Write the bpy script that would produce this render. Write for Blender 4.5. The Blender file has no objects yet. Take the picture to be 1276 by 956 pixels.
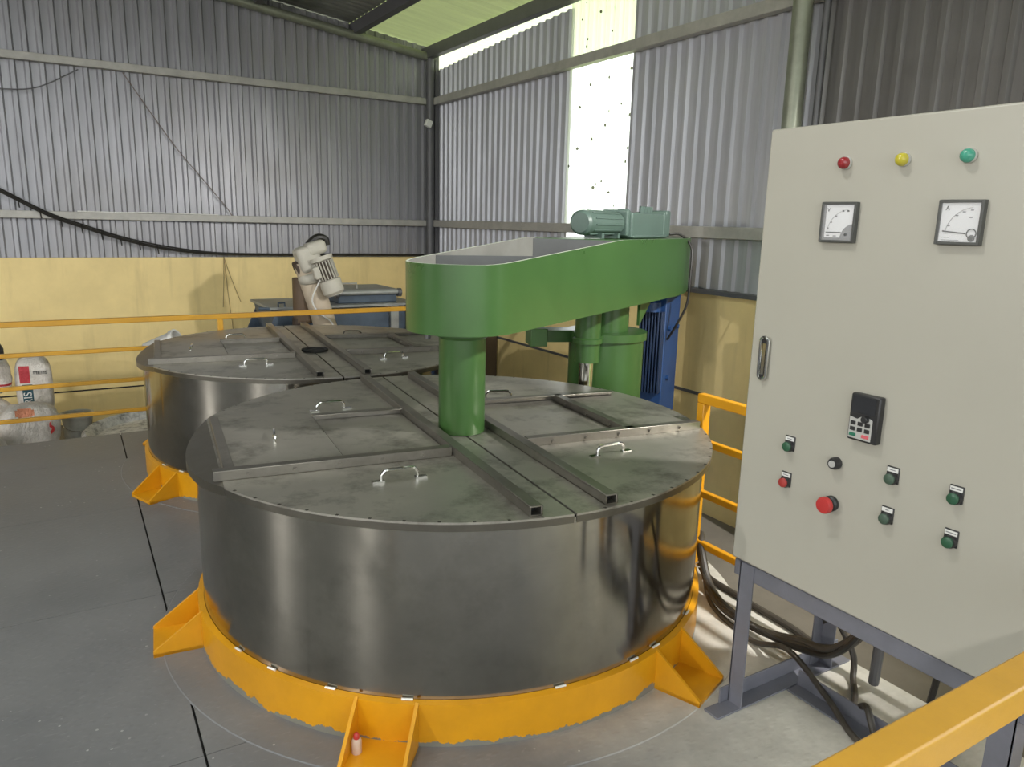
import bpy, bmesh, math, random
from mathutils import Vector, Matrix
random.seed(7)
PI = math.pi
scene = bpy.context.scene
COL = scene.collection

# ------------------------------------------------------------------ helpers
def lin(c):
    return tuple(((v / 255.0) / 12.92 if v / 255.0 <= 0.04045 else ((v / 255.0 + 0.055) / 1.055) ** 2.4) for v in c) + (1.0,)

class NT:
    """small wrapper for building node trees"""
    def __init__(self, name):
        self.m = bpy.data.materials.new(name); self.m.use_nodes = True
        self.t = self.m.node_tree; self.t.nodes.clear()
        self.out = self.n('ShaderNodeOutputMaterial')
    def n(self, typ, **kw):
        nd = self.t.nodes.new(typ)
        for k, v in kw.items():
            if k in nd.inputs: nd.inputs[k].default_value = v
            else: setattr(nd, k, v)
        return nd
    def l(self, a, b): self.t.links.new(a, b)
    def coords(self, kind='Object', scale=(1, 1, 1), rot=(0, 0, 0)):
        tc = self.n('ShaderNodeTexCoord'); mp = self.n('ShaderNodeMapping')
        mp.inputs['Scale'].default_value = scale; mp.inputs['Rotation'].default_value = rot
        self.l(tc.outputs[kind], mp.inputs['Vector']); return mp.outputs['Vector']
    def noise(self, vec, scale=5, detail=4, rough=0.6):
        nd = self.n('ShaderNodeTexNoise'); nd.inputs['Scale'].default_value = scale
        nd.inputs['Detail'].default_value = detail; nd.inputs['Roughness'].default_value = rough
        self.l(vec, nd.inputs['Vector']); return nd.outputs['Fac']
    def ramp(self, fac, stops):
        nd = self.n('ShaderNodeValToRGB'); el = nd.color_ramp.elements
        while len(el) < len(stops): el.new(0.5)
        for e, (p, c) in zip(el, stops):
            e.position = p; e.color = c if len(c) == 4 else (*c, 1)
        self.l(fac, nd.inputs['Fac']); return nd.outputs['Color']
    def mix(self, fac, a, b, mode='MIX'):
        nd = self.n('ShaderNodeMix', data_type='RGBA', blend_type=mode)
        for s, v in ((nd.inputs[0], fac), (nd.inputs[6], a), (nd.inputs[7], b)):
            if isinstance(v, (float, int)): s.default_value = v
            elif isinstance(v, tuple): s.default_value = v
            else: self.l(v, s)
        return nd.outputs[2]
    def math(self, op, a, b=0.0, c=None):
        nd = self.n('ShaderNodeMath', operation=op)
        for i, v in enumerate((a, b, c)):
            if v is None: continue
            if isinstance(v, (float, int)): nd.inputs[i].default_value = v
            else: self.l(v, nd.inputs[i])
        return nd.outputs[0]
    def bsdf(self, base=None, rough=0.5, metal=0.0, bump=None, bs=0.2, bd=0.01, **kw):
        b = self.n('ShaderNodeBsdfPrincipled')
        for key, v in (('Base Color', base), ('Roughness', rough), ('Metallic', metal)):
            if isinstance(v, (float, int, tuple)): b.inputs[key].default_value = v
            elif v is not None: self.l(v, b.inputs[key])
        for k, v in kw.items(): b.inputs[k].default_value = v
        if bump is not None:
            bp = self.n('ShaderNodeBump'); bp.inputs['Strength'].default_value = bs; bp.inputs['Distance'].default_value = bd
            self.l(bump, bp.inputs['Height']); self.l(bp.outputs['Normal'], b.inputs['Normal'])
        self.l(b.outputs[0], self.out.inputs['Surface'])
        self.b = b; return self.m

def mat(name, rgb, rough=0.5, metal=0.0, var=0.12, scale=6.0, bump=0.0, stretch=(1, 1, 1), rv=0.1, **kw):
    """painted / plain surface: colour with soft patches, slightly uneven gloss"""
    t = NT(name); v = t.coords('Object', stretch)
    f = t.noise(v, scale, 5, 0.65)
    c = lin(rgb); lo = tuple(x * (1 - var) for x in c[:3]) + (1,); hi = tuple(min(1, x * (1 + var)) for x in c[:3]) + (1,)
    col = t.ramp(f, [(0.3, lo), (0.7, hi)])
    r = t.n('ShaderNodeMapRange'); r.inputs['To Min'].default_value = max(0.02, rough - rv); r.inputs['To Max'].default_value = min(1, rough + rv)
    t.l(f, r.inputs['Value'])
    return t.bsdf(col, r.outputs[0], metal, f if bump else None, bump, 0.01, **kw)

class MB:
    """collects shapes into one mesh"""
    def __init__(self): self.bm = bmesh.new()
    def verts(self, pts): return [self.bm.verts.new(p) for p in pts]
    def face(self, vs, mi=0):
        try:
            f = self.bm.faces.new(vs); f.material_index = mi; return f
        except ValueError: return None
    def box(self, c, s, rot=None, mi=0):
        c = Vector(c); hx, hy, hz = s[0] / 2, s[1] / 2, s[2] / 2
        p = [Vector((x, y, z)) for z in (-hz, hz) for y in (-hy, hy) for x in (-hx, hx)]
        if rot is not None: p = [rot @ q for q in p]
        v = self.verts([c + q for q in p])
        for f in ((0, 2, 3, 1), (4, 5, 7, 6), (0, 1, 5, 4), (2, 6, 7, 3), (0, 4, 6, 2), (1, 3, 7, 5)):
            self.face([v[i] for i in f], mi)
        return self
    def span(self, lo, hi, mi=0):
        return self.box([(a + b) / 2 for a, b in zip(lo, hi)], [abs(b - a) for a, b in zip(lo, hi)], None, mi)
    def ring_tube(self, pts, r, n=10, caps=True, mi=0, closed=False):
        pts = [Vector(p) for p in pts]; rs = r if isinstance(r, (list, tuple)) else [r] * len(pts)
        N = len(pts); rings = []; up = None
        for i, p in enumerate(pts):
            if closed: t = pts[(i + 1) % N] - pts[i - 1]
            else: t = (pts[min(i + 1, N - 1)] - pts[max(i - 1, 0)])
            t.normalize()
            if up is None:
                up = Vector((0, 0, 1)) if abs(t.z) < 0.9 else Vector((1, 0, 0))
            a = t.cross(up); a.normalize(); b = a.cross(t); up = b
            rings.append(self.verts([p + rs[i] * (math.cos(k * 2 * PI / n) * a + math.sin(k * 2 * PI / n) * b) for k in range(n)]))
        for i in range(N if closed else N - 1):
            A, B = rings[i], rings[(i + 1) % N]
            for k in range(n): self.face([A[k], A[(k + 1) % n], B[(k + 1) % n], B[k]], mi)
        if caps and not closed:
            self.face(list(reversed(rings[0])), mi); self.face(rings[-1], mi)
        return self
    def cyl(self, a, b, r0, r1=None, n=24, mi=0):
        return self.ring_tube([a, b], [r0, r0 if r1 is None else r1], n, True, mi)
    def lathe(self, prof, c=(0, 0, 0), n=48, M=None, mi=0, closed=False, a0=0.0, a1=2 * PI):
        full = abs(a1 - a0 - 2 * PI) < 1e-6; c = Vector(c); rows = []
        m = n if full else n + 1
        for (r, z) in prof:
            row = []
            for k in range(m):
                a = a0 + (a1 - a0) * k / n; p = Vector((r * math.cos(a), r * math.sin(a), z))
                if M is not None: p = M @ p
                row.append(self.bm.verts.new(c + p))
            rows.append(row)
        R = len(rows)
        for i in range(R if closed else R - 1):
            A, B = rows[i], rows[(i + 1) % R]
            for k in range(n):
                j = (k + 1) % m
                self.face([A[k], A[j], B[j], B[k]], mi)
        return self
    def prism(self, poly, z0, z1, M=None, mi=0):
        f = (lambda p: M @ Vector(p)) if M is not None else Vector
        a = self.verts([f((x, y, z0)) for x, y in poly]); b = self.verts([f((x, y, z1)) for x, y in poly])
        n = len(poly)
        for i in range(n): self.face([a[i], a[(i + 1) % n], b[(i + 1) % n], b[i]], mi)
        self.face(list(reversed(a)), mi); self.face(b, mi); return self
    def build(self, name, m, parent=None, smooth=True, bevel=0.0, seg=2, loc=None, solid=0.0):
        bm = self.bm; bmesh.ops.remove_doubles(bm, verts=bm.verts, dist=1e-6)
        bmesh.ops.dissolve_degenerate(bm, edges=bm.edges, dist=1e-7)
        bmesh.ops.recalc_face_normals(bm, faces=bm.faces)
        me = bpy.data.meshes.new(name); bm.to_mesh(me); bm.free()
        for mm in (m if isinstance(m, (list, tuple)) else [m]): me.materials.append(mm)
        if smooth:
            me.shade_smooth(); me.set_sharp_from_angle(angle=math.radians(35))
        o = bpy.data.objects.new(name, me); COL.objects.link(o)
        if loc is not None: o.location = loc
        if parent is not None: o.parent = parent
        if bevel:
            b = o.modifiers.new('bevel', 'BEVEL'); b.width = bevel; b.segments = seg; b.limit_method = 'ANGLE'; b.angle_limit = math.radians(40)
            b.harden_normals = False
        if solid:
            s = o.modifiers.new('sheet', 'SOLIDIFY'); s.thickness = solid; s.offset = 0
        return o

def thing(name, label, cat, loc=(0, 0, 0), rz=0.0, group=None):
    o = bpy.data.objects.new(name, None); COL.objects.link(o)
    o.location = loc; o.rotation_euler = (0, 0, rz); o.empty_display_size = 0.1
    return tag(o, label, cat, group)
def tag(o, label, cat, group=None):
    o['label'] = label; o['category'] = cat
    if group: o['group'] = group
    return o
def struct(o):
    o['kind'] = 'structure'; return o
def text(name, s, size, m, parent, M, depth=0.0006):
    cu = bpy.data.curves.new(name, 'FONT'); cu.body = s; cu.size = size; cu.align_x = 'CENTER'; cu.align_y = 'CENTER'; cu.extrude = depth
    tmp = bpy.data.objects.new(name, cu); COL.objects.link(tmp)
    dg = bpy.context.evaluated_depsgraph_get()
    me = bpy.data.meshes.new_from_object(tmp.evaluated_get(dg)); me.name = name
    bpy.data.objects.remove(tmp); me.transform(M); me.materials.clear(); me.materials.append(m)
    o = bpy.data.objects.new(name, me); COL.objects.link(o); o.parent = parent; return o
def bezier(pts, k=8):
    """smooth polyline through points (Catmull-Rom)"""
    P = [Vector(p) for p in pts]; P = [2 * P[0] - P[1]] + P + [2 * P[-1] - P[-2]]; out = []
    for i in range(1, len(P) - 2):
        for j in range(k):
            t = j / k
            out.append(0.5 * ((2 * P[i]) + (P[i + 1] - P[i - 1]) * t + (2 * P[i - 1] - 5 * P[i] + 4 * P[i + 1] - P[i + 2]) * t * t
                              + (3 * P[i] - P[i - 1] - 3 * P[i + 1] + P[i + 2]) * t ** 3))
    out.append(P[-2]); return out

# ------------------------------------------------------------------ camera
R = ((0.85506182, -0.08913772, 0.51080696), (-0.51795624, -0.19299929, 0.83335023), (0.02430244, -0.97714162, -0.21119577))
cam = bpy.data.cameras.new('camera'); cam.sensor_width = 36; cam.sensor_fit = 'HORIZONTAL'; cam.lens = 928.35 / 1276 * 36; cam.clip_start = 0.03
co = bpy.data.objects.new('camera', cam); COL.objects.link(co)
co.matrix_world = Matrix(((R[0][0], -R[0][1], -R[0][2], 0), (R[1][0], -R[1][1], -R[1][2], 0), (R[2][0], -R[2][1], -R[2][2], 1.45), (0, 0, 0, 1)))
scene.camera = co
vs = scene.view_settings
scene.display_settings.display_device = 'sRGB'
vs.view_transform = 'Standard'; vs.look = 'None'; vs.gamma = 1; vs.use_curve_mapping = False; vs.exposure = 0.0
try:
    scene.cycles.use_denoising = True; scene.cycles.max_bounces = 10; scene.cycles.diffuse_bounces = 6; scene.cycles.sample_clamp_indirect = 6
except Exception: pass

# ------------------------------------------------------------------ materials
def cladding_mat(name, rgb, dirt, rgb2):
    t = NT(name); v = t.coords('Object'); vs_ = t.coords('Object', (9, 9, 0.35))
    streak = t.noise(vs_, 1.2, 4, 0.6); patch = t.noise(v, 1.3, 5, 0.6)
    c = lin(rgb); base = t.ramp(streak, [(0.3, tuple(x * 0.80 for x in c[:3])), (0.72, tuple(x * 1.12 for x in c[:3]))])
    base = t.mix(t.math('MULTIPLY', t.ramp(patch, [(0.48, (0, 0, 0)), (0.72, (1, 1, 1))]), dirt), base, lin(rgb2))
    return t.bsdf(base, t.math('MULTIPLY_ADD', patch, 0.25, 0.26), 0.35, t.noise(v, 40, 2), 0.05)
M_clad = cladding_mat('corrugated_zinc_sheet', (158, 158, 163), 0.35, (150, 146, 142))
M_clad_b = cladding_mat('corrugated_haze_lightened_sheet', (198, 199, 205), 0.15, (168, 168, 174))  # sheet colour lightened and blued to stand for window glare haze
M_clad_dim = cladding_mat('corrugated_dim_sheet', (122, 120, 118), 0.8, (92, 88, 84))  # sheet colour darkened for the dimly lit end of the wall
M_roof = cladding_mat('roof_sheet', (140, 142, 136), 0.3, (110, 110, 102))
M_steel = mat('grey_painted_steel', (172, 170, 164), 0.45, 0.1, 0.15, 9, 0.05)
M_steel_d = mat('dark_grey_steel', (98, 98, 100), 0.45, 0.2, 0.15, 9, 0.05)
M_frame = mat('stand_grey_steel', (116, 117, 126), 0.4, 0.1, 0.12, 8, 0.05)
M_pipe = mat('galvanised_pipe', (140, 144, 128), 0.4, 0.4, 0.15, 9)

def wall_paint(name, rgb, joint):
    t = NT(name); v = t.coords('Object'); f = t.noise(v, 2.2, 6, 0.65); g = t.noise(t.coords('Object', (6, 6, 0.6)), 1.5, 4)
    c = lin(rgb); base = t.ramp(f, [(0.3, tuple(x * 0.88 for x in c[:3])), (0.7, tuple(min(1, x * 1.06) for x in c[:3]))])
    base = t.mix(t.math('MULTIPLY', t.ramp(g, [(0.56, (0, 0, 0)), (0.75, (1, 1, 1))]), 0.25), base, lin((170, 150, 105)))
    return t.bsdf(base, 0.62, 0, t.noise(v, 30, 4), 0.12)
M_yellow_wall = wall_paint('cream_yellow_paint', (240, 216, 152), 0)

def floor_mat():
    t = NT('painted_checker_plate'); v = t.coords('Object')
    big = t.noise(v, 1.4, 6, 0.65); fine = t.noise(t.coords('Object', (14, 45, 1)), 2.0, 3, 0.6)
    base = t.ramp(big, [(0.3, lin((104, 105, 108))), (0.7, lin((128, 128, 129)))])
    base = t.mix(t.math('MULTIPLY', t.ramp(fine, [(0.60, (0, 0, 0)), (0.70, (1, 1, 1))]), 0.28), base, lin((150, 150, 148)))
    # dry pale dust along the right-hand side of the platform
    sx = t.n('ShaderNodeSeparateXYZ'); t.l(v, sx.inputs[0])
    mask = t.n('ShaderNodeMapRange'); mask.inputs['From Min'].default_value = 0.95; mask.inputs['From Max'].default_value = 1.75
    t.l(t.math('ADD', sx.outputs[0], t.math('MULTIPLY', t.math('SUBTRACT', big, 0.5), 0.9)), mask.inputs['Value'])
    base = t.mix(t.math('MULTIPLY', mask.outputs[0], 0.85), base, t.ramp(t.noise(v, 7, 6, 0.7), [(0.35, lin((196, 192, 180))), (0.65, lin((224, 220, 208)))]))
    # spilled white flecks
    vo = t.n('ShaderNodeTexVoronoi'); vo.inputs['Scale'].default_value = 26; t.l(v, vo.inputs['Vector'])
    fl = t.math('MULTIPLY', t.math('LESS_THAN', vo.outputs['Distance'], 0.10), t.ramp(t.noise(v, 3, 3), [(0.55, (0, 0, 0)), (0.62, (1, 1, 1))]))
    base = t.mix(t.math('MULTIPLY', fl, 0.6), base, lin((205, 205, 200)))
    # tear-drop studs
    b1 = t.n('ShaderNodeTexVoronoi'); b1.inputs['Scale'].default_value = 1.0; t.l(t.coords('Object', (26, 60, 1), (0, 0, 0.7)), b1.inputs['Vector'])
    stud = t.ramp(b1.outputs['Distance'], [(0.15, (1, 1, 1)), (0.4, (0, 0, 0))])
    return t.bsdf(base, t.math('MULTIPLY_ADD', big, 0.3, 0.28), 0.0, stud, 0.12, 0.004)
M_floor = floor_mat()
M_dark = mat('dark_gap', (28, 27, 25), 0.8)
M_ground = mat('concrete_floor', (120, 114, 104), 0.8, 0, 0.15, 3)

ROT = 0.25
def stainless(name, rgb, rough, aniso, tang='Z', dirty=0.3, brush=(1, 1, 1), metal=1.0):
    t = NT(name); v = t.coords('Object')
    c = lin(rgb); big = t.noise(v, 2.6, 5, 0.6); br = t.noise(t.coords('Object', brush), 3, 3, 0.6)
    base = t.ramp(big, [(0.3, tuple(x * 0.80 for x in c[:3])), (0.7, tuple(min(1, x * 1.15) for x in c[:3]))])
    base = t.mix(t.math('MULTIPLY', t.ramp(t.noise(v, 5.5, 6, 0.7), [(0.5, (0, 0, 0)), (0.7, (1, 1, 1))]), dirty), base, lin((98, 94, 84)))
    r = t.math('ADD', t.math('MULTIPLY_ADD', big, 0.08, rough - 0.05), t.math('MULTIPLY', br, 0.03))
    m = t.bsdf(base, r, metal, br, 0.03, 0.003)
    if aniso:
        tg = t.n('ShaderNodeTangent', direction_type='RADIAL', axis=tang); t.l(tg.outputs[0], t.b.inputs['Tangent'])
        t.b.inputs['Anisotropic'].default_value = aniso; t.b.inputs['Anisotropic Rotation'].default_value = ROT
    return m
M_tank = stainless('brushed_stainless_shell', (166, 162, 152), 0.115, 0.86, 'Z', 0.25, (1, 1, 60))
M_lid = stainless('stainless_lid_sheet', (184, 180, 170), 0.40, 0.0, 'Z', 0.75, (30, 2, 1), 0.82)
M_bar = stainless('stainless_profile', (140, 136, 128), 0.32, 0.0, 'Z', 0.4, (2, 30, 2), 0.85)
M_edge = stainless('stainless_edge', (128, 124, 114), 0.34, 0.0, 'Z', 0.4, (2, 2, 30), 0.95)
M_tick = mat('dark_weld_spot', (70, 66, 58), 0.6)
M_chrome = mat('polished_steel', (215, 215, 212), 0.12, 1.0, 0.04, 9, rv=0.03)

def yellow_mat(name, rgb, worn):
    t = NT(name); v = t.coords('Object'); f = t.noise(v, 4, 5, 0.65); c = lin(rgb)
    base = t.ramp(f, [(0.3, tuple(x * 0.86 for x in c[:3])), (0.7, tuple(min(1, x * 1.08) for x in c[:3]))])
    if worn:
        sx = t.n('ShaderNodeSeparateXYZ'); t.l(v, sx.inputs[0])
        h = t.math('ADD', sx.outputs[2], t.math('MULTIPLY', t.math('SUBTRACT', t.noise(v, 11, 5, 0.7), 0.5), 0.085))
        base = t.mix(t.math('LESS_THAN', h, 0.016), base, lin((128, 126, 116)))
    return t.bsdf(base, 0.34, 0.0, t.noise(v, 60, 3), 0.05)
M_yellow = yellow_mat('yellow_gloss_paint', (216, 152, 22), False)
M_yellow_worn = yellow_mat('worn_yellow_paint', (216, 152, 20), True)
M_rail = yellow_mat('rail_yellow_paint', (214, 160, 50), False)
M_rail_far = yellow_mat('far_rail_yellow_paint', (196, 146, 42), False)
M_green = mat('machine_green_paint', (60, 94, 48), 0.30, 0.0, 0.12, 2.5, 0.03)
M_green_in = mat('trough_inner_grey_green', (128, 128, 122), 0.5, 0.0, 0.2, 4)
M_part = mat('dark_grey_partition', (92, 94, 94), 0.5, 0.0, 0.15, 5)
M_motor_green = mat('motor_blue_green_paint', (88, 108, 100), 0.42, 0.0, 0.12, 6)
M_blue = mat('blue_machine_paint', (36, 68, 116), 0.38, 0.0, 0.15, 4)
M_blue_dark = mat('dark_blue_fin_paint', (34, 52, 82), 0.42, 0.0, 0.15, 6)
M_hopper = mat('dusty_blue_paint', (74, 88, 104), 0.55, 0.0, 0.35, 5)
M_hopper_top = mat('dusty_lid_grey', (150, 152, 150), 0.45, 0.3, 0.25, 7)
M_cream = mat('dusty_cream_paint', (190, 176, 156), 0.6, 0.0, 0.12, 5)
M_motor_grey = mat('pale_grey_motor_paint', (186, 182, 170), 0.55, 0.0, 0.1, 6)
M_slot = mat('motor_slot_dark', (70, 58, 50), 0.7)
M_black = mat('black_rubber', (38, 36, 33), 0.45, 0.0, 0.2, 20)
M_weld = mat('bright_weld', (228, 226, 218), 0.35, 0.3)
M_cable = mat('dusty_black_cable', (62, 57, 50), 0.5, 0.0, 0.35, 12)
M_blackp = mat('black_plastic', (44, 44, 45), 0.4, 0.0, 0.1, 12)
M_cab = mat('light_grey_cabinet_enamel', (178, 175, 163), 0.38, 0.0, 0.03, 1.2)
M_white = mat('white_plastic', (226, 226, 222), 0.45, 0.0, 0.04, 8)
M_dial = mat('meter_dial_white', (226, 226, 228), 0.35, 0.0, 0.03, 8)
M_meter = mat('meter_frame_grey', (82, 83, 80), 0.4)
M_inkgrey = mat('printed_grey', (128, 128, 130), 0.5)
M_ink = mat('printed_black', (56, 56, 58), 0.5)
M_redb = mat('red_button_plastic', (188, 58, 56), 0.35, 0.0, 0.05)
M_redb_d = mat('red_button_dull', (168, 60, 56), 0.4, 0.0, 0.05)
M_greenb = mat('green_button_plastic', (50, 92, 68), 0.35, 0.0, 0.05)
M_greenb2 = mat('dull_green_button_plastic', (72, 92, 78), 0.4, 0.0, 0.05)
M_keygreen = mat('key_green', (40, 112, 88), 0.5); M_keyred = mat('key_pink_red', (206, 96, 104), 0.5)
M_silver = mat('silver_plastic', (196, 196, 192), 0.35, 0.2, 0.04)
def lens_mat(name, rgb):
    t = NT(name); v = t.coords('Object')
    w = t.n('ShaderNodeTexVoronoi'); w.inputs['Scale'].default_value = 130; t.l(v, w.inputs['Vector'])
    return t.bsdf(lin(rgb), 0.12, 0.0, w.outputs['Distance'], 0.25, 0.002, **{'Coat Weight': 0.6})
M_lr = lens_mat('red_lens', (150, 44, 48)); M_ly = lens_mat('yellow_lens', (196, 184, 60)); M_lg = lens_mat('green_lens', (74, 160, 136))

# ------------------------------------------------------------------ setting
F = 0.04          # platform floor level
GZ = -0.35        # lower shop floor behind the platform
YA, XB = 7.29, 3.45
XL, YB = -9.0, -5.5
def roof_z(x): return 3.385 - 0.125 * (x - 1.53)

# platform of steel plates with open joints
PX, PY = 2.17, 5.33
m = MB()
xs_l = [-6.0, -3.6, -1.7]
ys = [-1.1, -0.1, 0.89, 1.89, 2.89, 3.89, 4.75, PY]
g = 0.003
for i in range(len(ys) - 1):
    y0, y1 = ys[i], ys[i + 1]
    xv0, xv1 = 0.226 + 0.0125 * (y0 - 1.8), 0.226 + 0.0125 * (y1 - 1.8)
    cols = [(-6.0, -6.0), (-3.9, -3.9), (-1.8, -1.8), (xv0, xv1), (PX, PX)]
    for (a0, a1), (b0, b1) in zip(cols[:-1], cols[1:]):
        gl = 0.0035
        m.prism([(a0 + gl, y0 + g * 0.5), (b0 - gl, y0 + g * 0.5), (b1 - gl, y1 - g * 0.5), (a1 + gl, y1 - g * 0.5)], F - 0.008, F)
fl = struct(m.build('floor', M_floor, smooth=False))
m = MB(); m.span((-6.0, -1.1, F - 0.12), (PX, PY, F - 0.012))
m.build('floor_support', M_dark, fl, smooth=False)
g_ = MB(); g_.span((XL, YB, GZ - 0.1), (XB + 2.5, YA + 0.3, GZ)); struct(g_.build('ground', M_ground, smooth=False))

def corr(fn, u0, u1, z0, z1, pitch, depth, nv=1, wave=False, zsplit=()):
    """corrugated sheet: fn(u, d, z) -> point"""
    m = MB(); us = []
    n = int(round((u1 - u0) / pitch))
    for i in range(n + 1):
        b = u0 + i * pitch
        prof = [(0, 0), (.30, 0), (.42, 1), (.68, 1), (.80, 0)] if not wave else [(k / 6, 0.5 - 0.5 * math.cos(k / 6 * 2 * PI)) for k in range(6)]
        for a, d in prof:
            u = b + a * pitch
            if u <= u1 + 1e-6: us.append((u, d * depth))
    rows = []
    for (u, d) in us:
        a = z0(u) if callable(z0) else z0; b = z1(u) if callable(z1) else z1
        rows.append(m.verts([fn(u, d, a + (b - a) * k / nv) for k in range(nv + 1)]))
    for A, B in zip(rows[:-1], rows[1:]):
        for k in range(nv): m.face([A[k], B[k], B[k + 1], A[k + 1]])
    return m

# left-hand (far) wall of the photo: wall_back
o = corr(lambda u, d, z: (u, YA + 0.035 - d, z), XL, XB + 0.03, 1.02, lambda u: roof_z(u) - 0.005, 0.1, 0.02).build('wall_back', M_clad, smooth=False, solid=0.001); struct(o)
m = MB(); m.span((XL, YA - 0.01, GZ), (XB + 0.03, YA + 0.25, 1.075)); struct(m.build('wall_back_masonry', M_yellow_wall, smooth=False))
m = MB(); m.span((XL, YA - 0.013, -0.066), (XB, YA + 0.02, -0.054)); struct(m.build('trim_1', M_dark, smooth=False))
# right-hand wall: wall_right with the missing strip glazed by a translucent sheet
wt = lambda y: 2.93 + (7.2 - y) * 0.042 if y > 4.2 else roof_z(XB) - 0.03
DY = -3.0        # unseen opening added in the right-hand wall for side daylight, y from DY to 0.42
segs = [(4.92, YA, M_clad_b, 'wall_right'), (2.72, 4.20, M_clad_b, 'wall_right_sheeting'), (0.42, 2.72, M_clad_dim, 'wall_right_dim_sheeting'), (YB, DY, M_clad_dim, 'wall_right_end_sheeting')]
for y0, y1, mm, nm in segs:
    top = (lambda y: 2.93 + (7.2 - y) * 0.042) if y0 > 4.5 else (lambda y: roof_z(XB) - 0.02)
    struct(corr(lambda u, d, z: (XB + 0.035 - d, u, z), y0, y1, 1.0, top, 0.1, 0.02).build(nm, mm, smooth=False, solid=0.001))
m = MB(); m.span((XB - 0.02, 0.42, GZ), (XB + 0.25, YA, 1.05)); m.span((XB - 0.02, YB, GZ), (XB + 0.25, DY, 1.05)); struct(m.build('wall_right_masonry', M_yellow_wall, smooth=False))
m = MB(); m.span((XB - 0.024, 0.42, 0.405), (XB + 0.02, YA - 0.02, 0.425)); struct(m.build('trim_2', M_steel_d, smooth=False))
m = MB(); m.span((XB - 0.06, 0.42, 1.05), (XB + 0.06, YA - 0.02, 1.075)); struct(m.build('trim_3', M_steel_d, smooth=False))
# translucent daylight sheet
def translucent():
    t = NT('translucent_fibreglass_sheet'); v = t.coords('Object')
    vo = t.n('ShaderNodeTexVoronoi'); vo.inputs['Scale'].default_value = 11; t.l(v, vo.inputs['Vector'])
    sp = t.math('LESS_THAN', vo.outputs['Distance'], 0.13)
    col = t.mix(t.math('MULTIPLY', sp, 0.95), lin((250, 252, 246)), lin((70, 70, 44)))
    a = t.n('ShaderNodeBsdfTranslucent'); t.l(col, a.inputs['Color'])
    b = t.n('ShaderNodeBsdfTransparent'); t.l(col, b.inputs['Color'])
    mx = t.n('ShaderNodeMixShader'); mx.inputs[0].default_value = 0.5
    t.l(a.outputs[0], mx.inputs[1]); t.l(b.outputs[0], mx.inputs[2]); t.l(mx.outputs[0], t.out.inputs['Surface']); return t.m
M_fibre = translucent()
o = corr(lambda u, d, z: (XB + 0.037 - d, u, z), 4.16, 4.96, 1.40, lambda y: roof_z(XB) - 0.02, 0.1, 0.02).build('window_1', M_fibre, smooth=False); struct(o)
# grass bank and hedge outside the right-hand wall
M_grass = mat('sunny_foliage', (150, 176, 74), 0.9, 0, 0.35, 3)
m = MB(); m.span((XB + 0.3, YB, GZ - 0.1), (XB + 7, YA + 4, GZ + 0.02)); m.build('ground_outside', M_grass, smooth=False)['kind'] = 'structure'
# left and rear walls of the shop
struct(corr(lambda u, d, z: (XL + d, u, z), YB, YA, GZ, roof_z(XL), 0.1, 0.02).build('wall_left', M_clad, smooth=False, solid=0.001))
# roof
RL = [(-4.6, -3.4), (-1.4, -0.2), (1.8, 3.0)]          # unseen translucent rooflight bands, added for overhead fill daylight
def roof_part(y0, y1, x0, x1, nm, mm):
    m = corr(lambda u, d, q: (q, u, roof_z(q) + d), y0, y1, x0, x1, 0.1, 0.016, wave=True)
    return struct(m.build(nm, mm, smooth=False, solid=0.001))
roof_part(YB, YA + 0.35, 1.0, 2.6, 'ceiling', M_roof)
t = NT('green_lit_roof_sheet'); v = t.coords('Object')  # roof sheet tinted green and made translucent to imitate greenish daylight
M_eave = t.bsdf(t.ramp(t.noise(t.coords('Object', (0.4, 9, 1)), 2, 4), [(0.3, lin((150, 156, 118))), (0.7, lin((188, 194, 150)))]), 0.35)
tr = t.n('ShaderNodeBsdfTranslucent'); tr.inputs['Color'].default_value = lin((232, 238, 200)); mx = t.n('ShaderNodeMixShader'); mx.inputs[0].default_value = 0.38
t.l(t.b.outputs[0], mx.inputs[1]); t.l(tr.outputs[0], mx.inputs[2]); t.l(mx.outputs[0], t.out.inputs['Surface'])
roof_part(YB, YA + 0.35, 2.6, XB + 0.1, 'ceiling_eave', M_eave)
t = NT('daylit_overhang_sheet'); d_ = t.bsdf(lin((232, 234, 214)), 0.4)  # same roof sheet, paler and more translucent, its daylit look put in colour
tr = t.n('ShaderNodeBsdfTranslucent'); tr.inputs['Color'].default_value = lin((252, 253, 240)); mx = t.n('ShaderNodeMixShader'); mx.inputs[0].default_value = 0.6
t.l(t.b.outputs[0], mx.inputs[1]); t.l(tr.outputs[0], mx.inputs[2]); t.l(mx.outputs[0], t.out.inputs['Surface'])
m = corr(lambda u, d, q: (q, u, roof_z(q) + d), YB, YA + 1.6, XB + 0.1, XB + 1.1, 0.1, 0.016, wave=True); struct(m.build('ceiling_overhang', t.m, smooth=False, solid=0.001))
yy = YB; i_ = 0
for a_, b_ in RL + [(YA + 0.35, None)]:
    roof_part(yy, a_, XL, 1.0, 'ceiling_sheets', M_roof)
    if b_ is not None:
        roof_part(a_, b_, XL, 1.0, 'window_%d' % (i_ + 2), M_fibre); i_ += 1; yy = b_  # added panels, put in to brighten the shop from above
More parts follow.
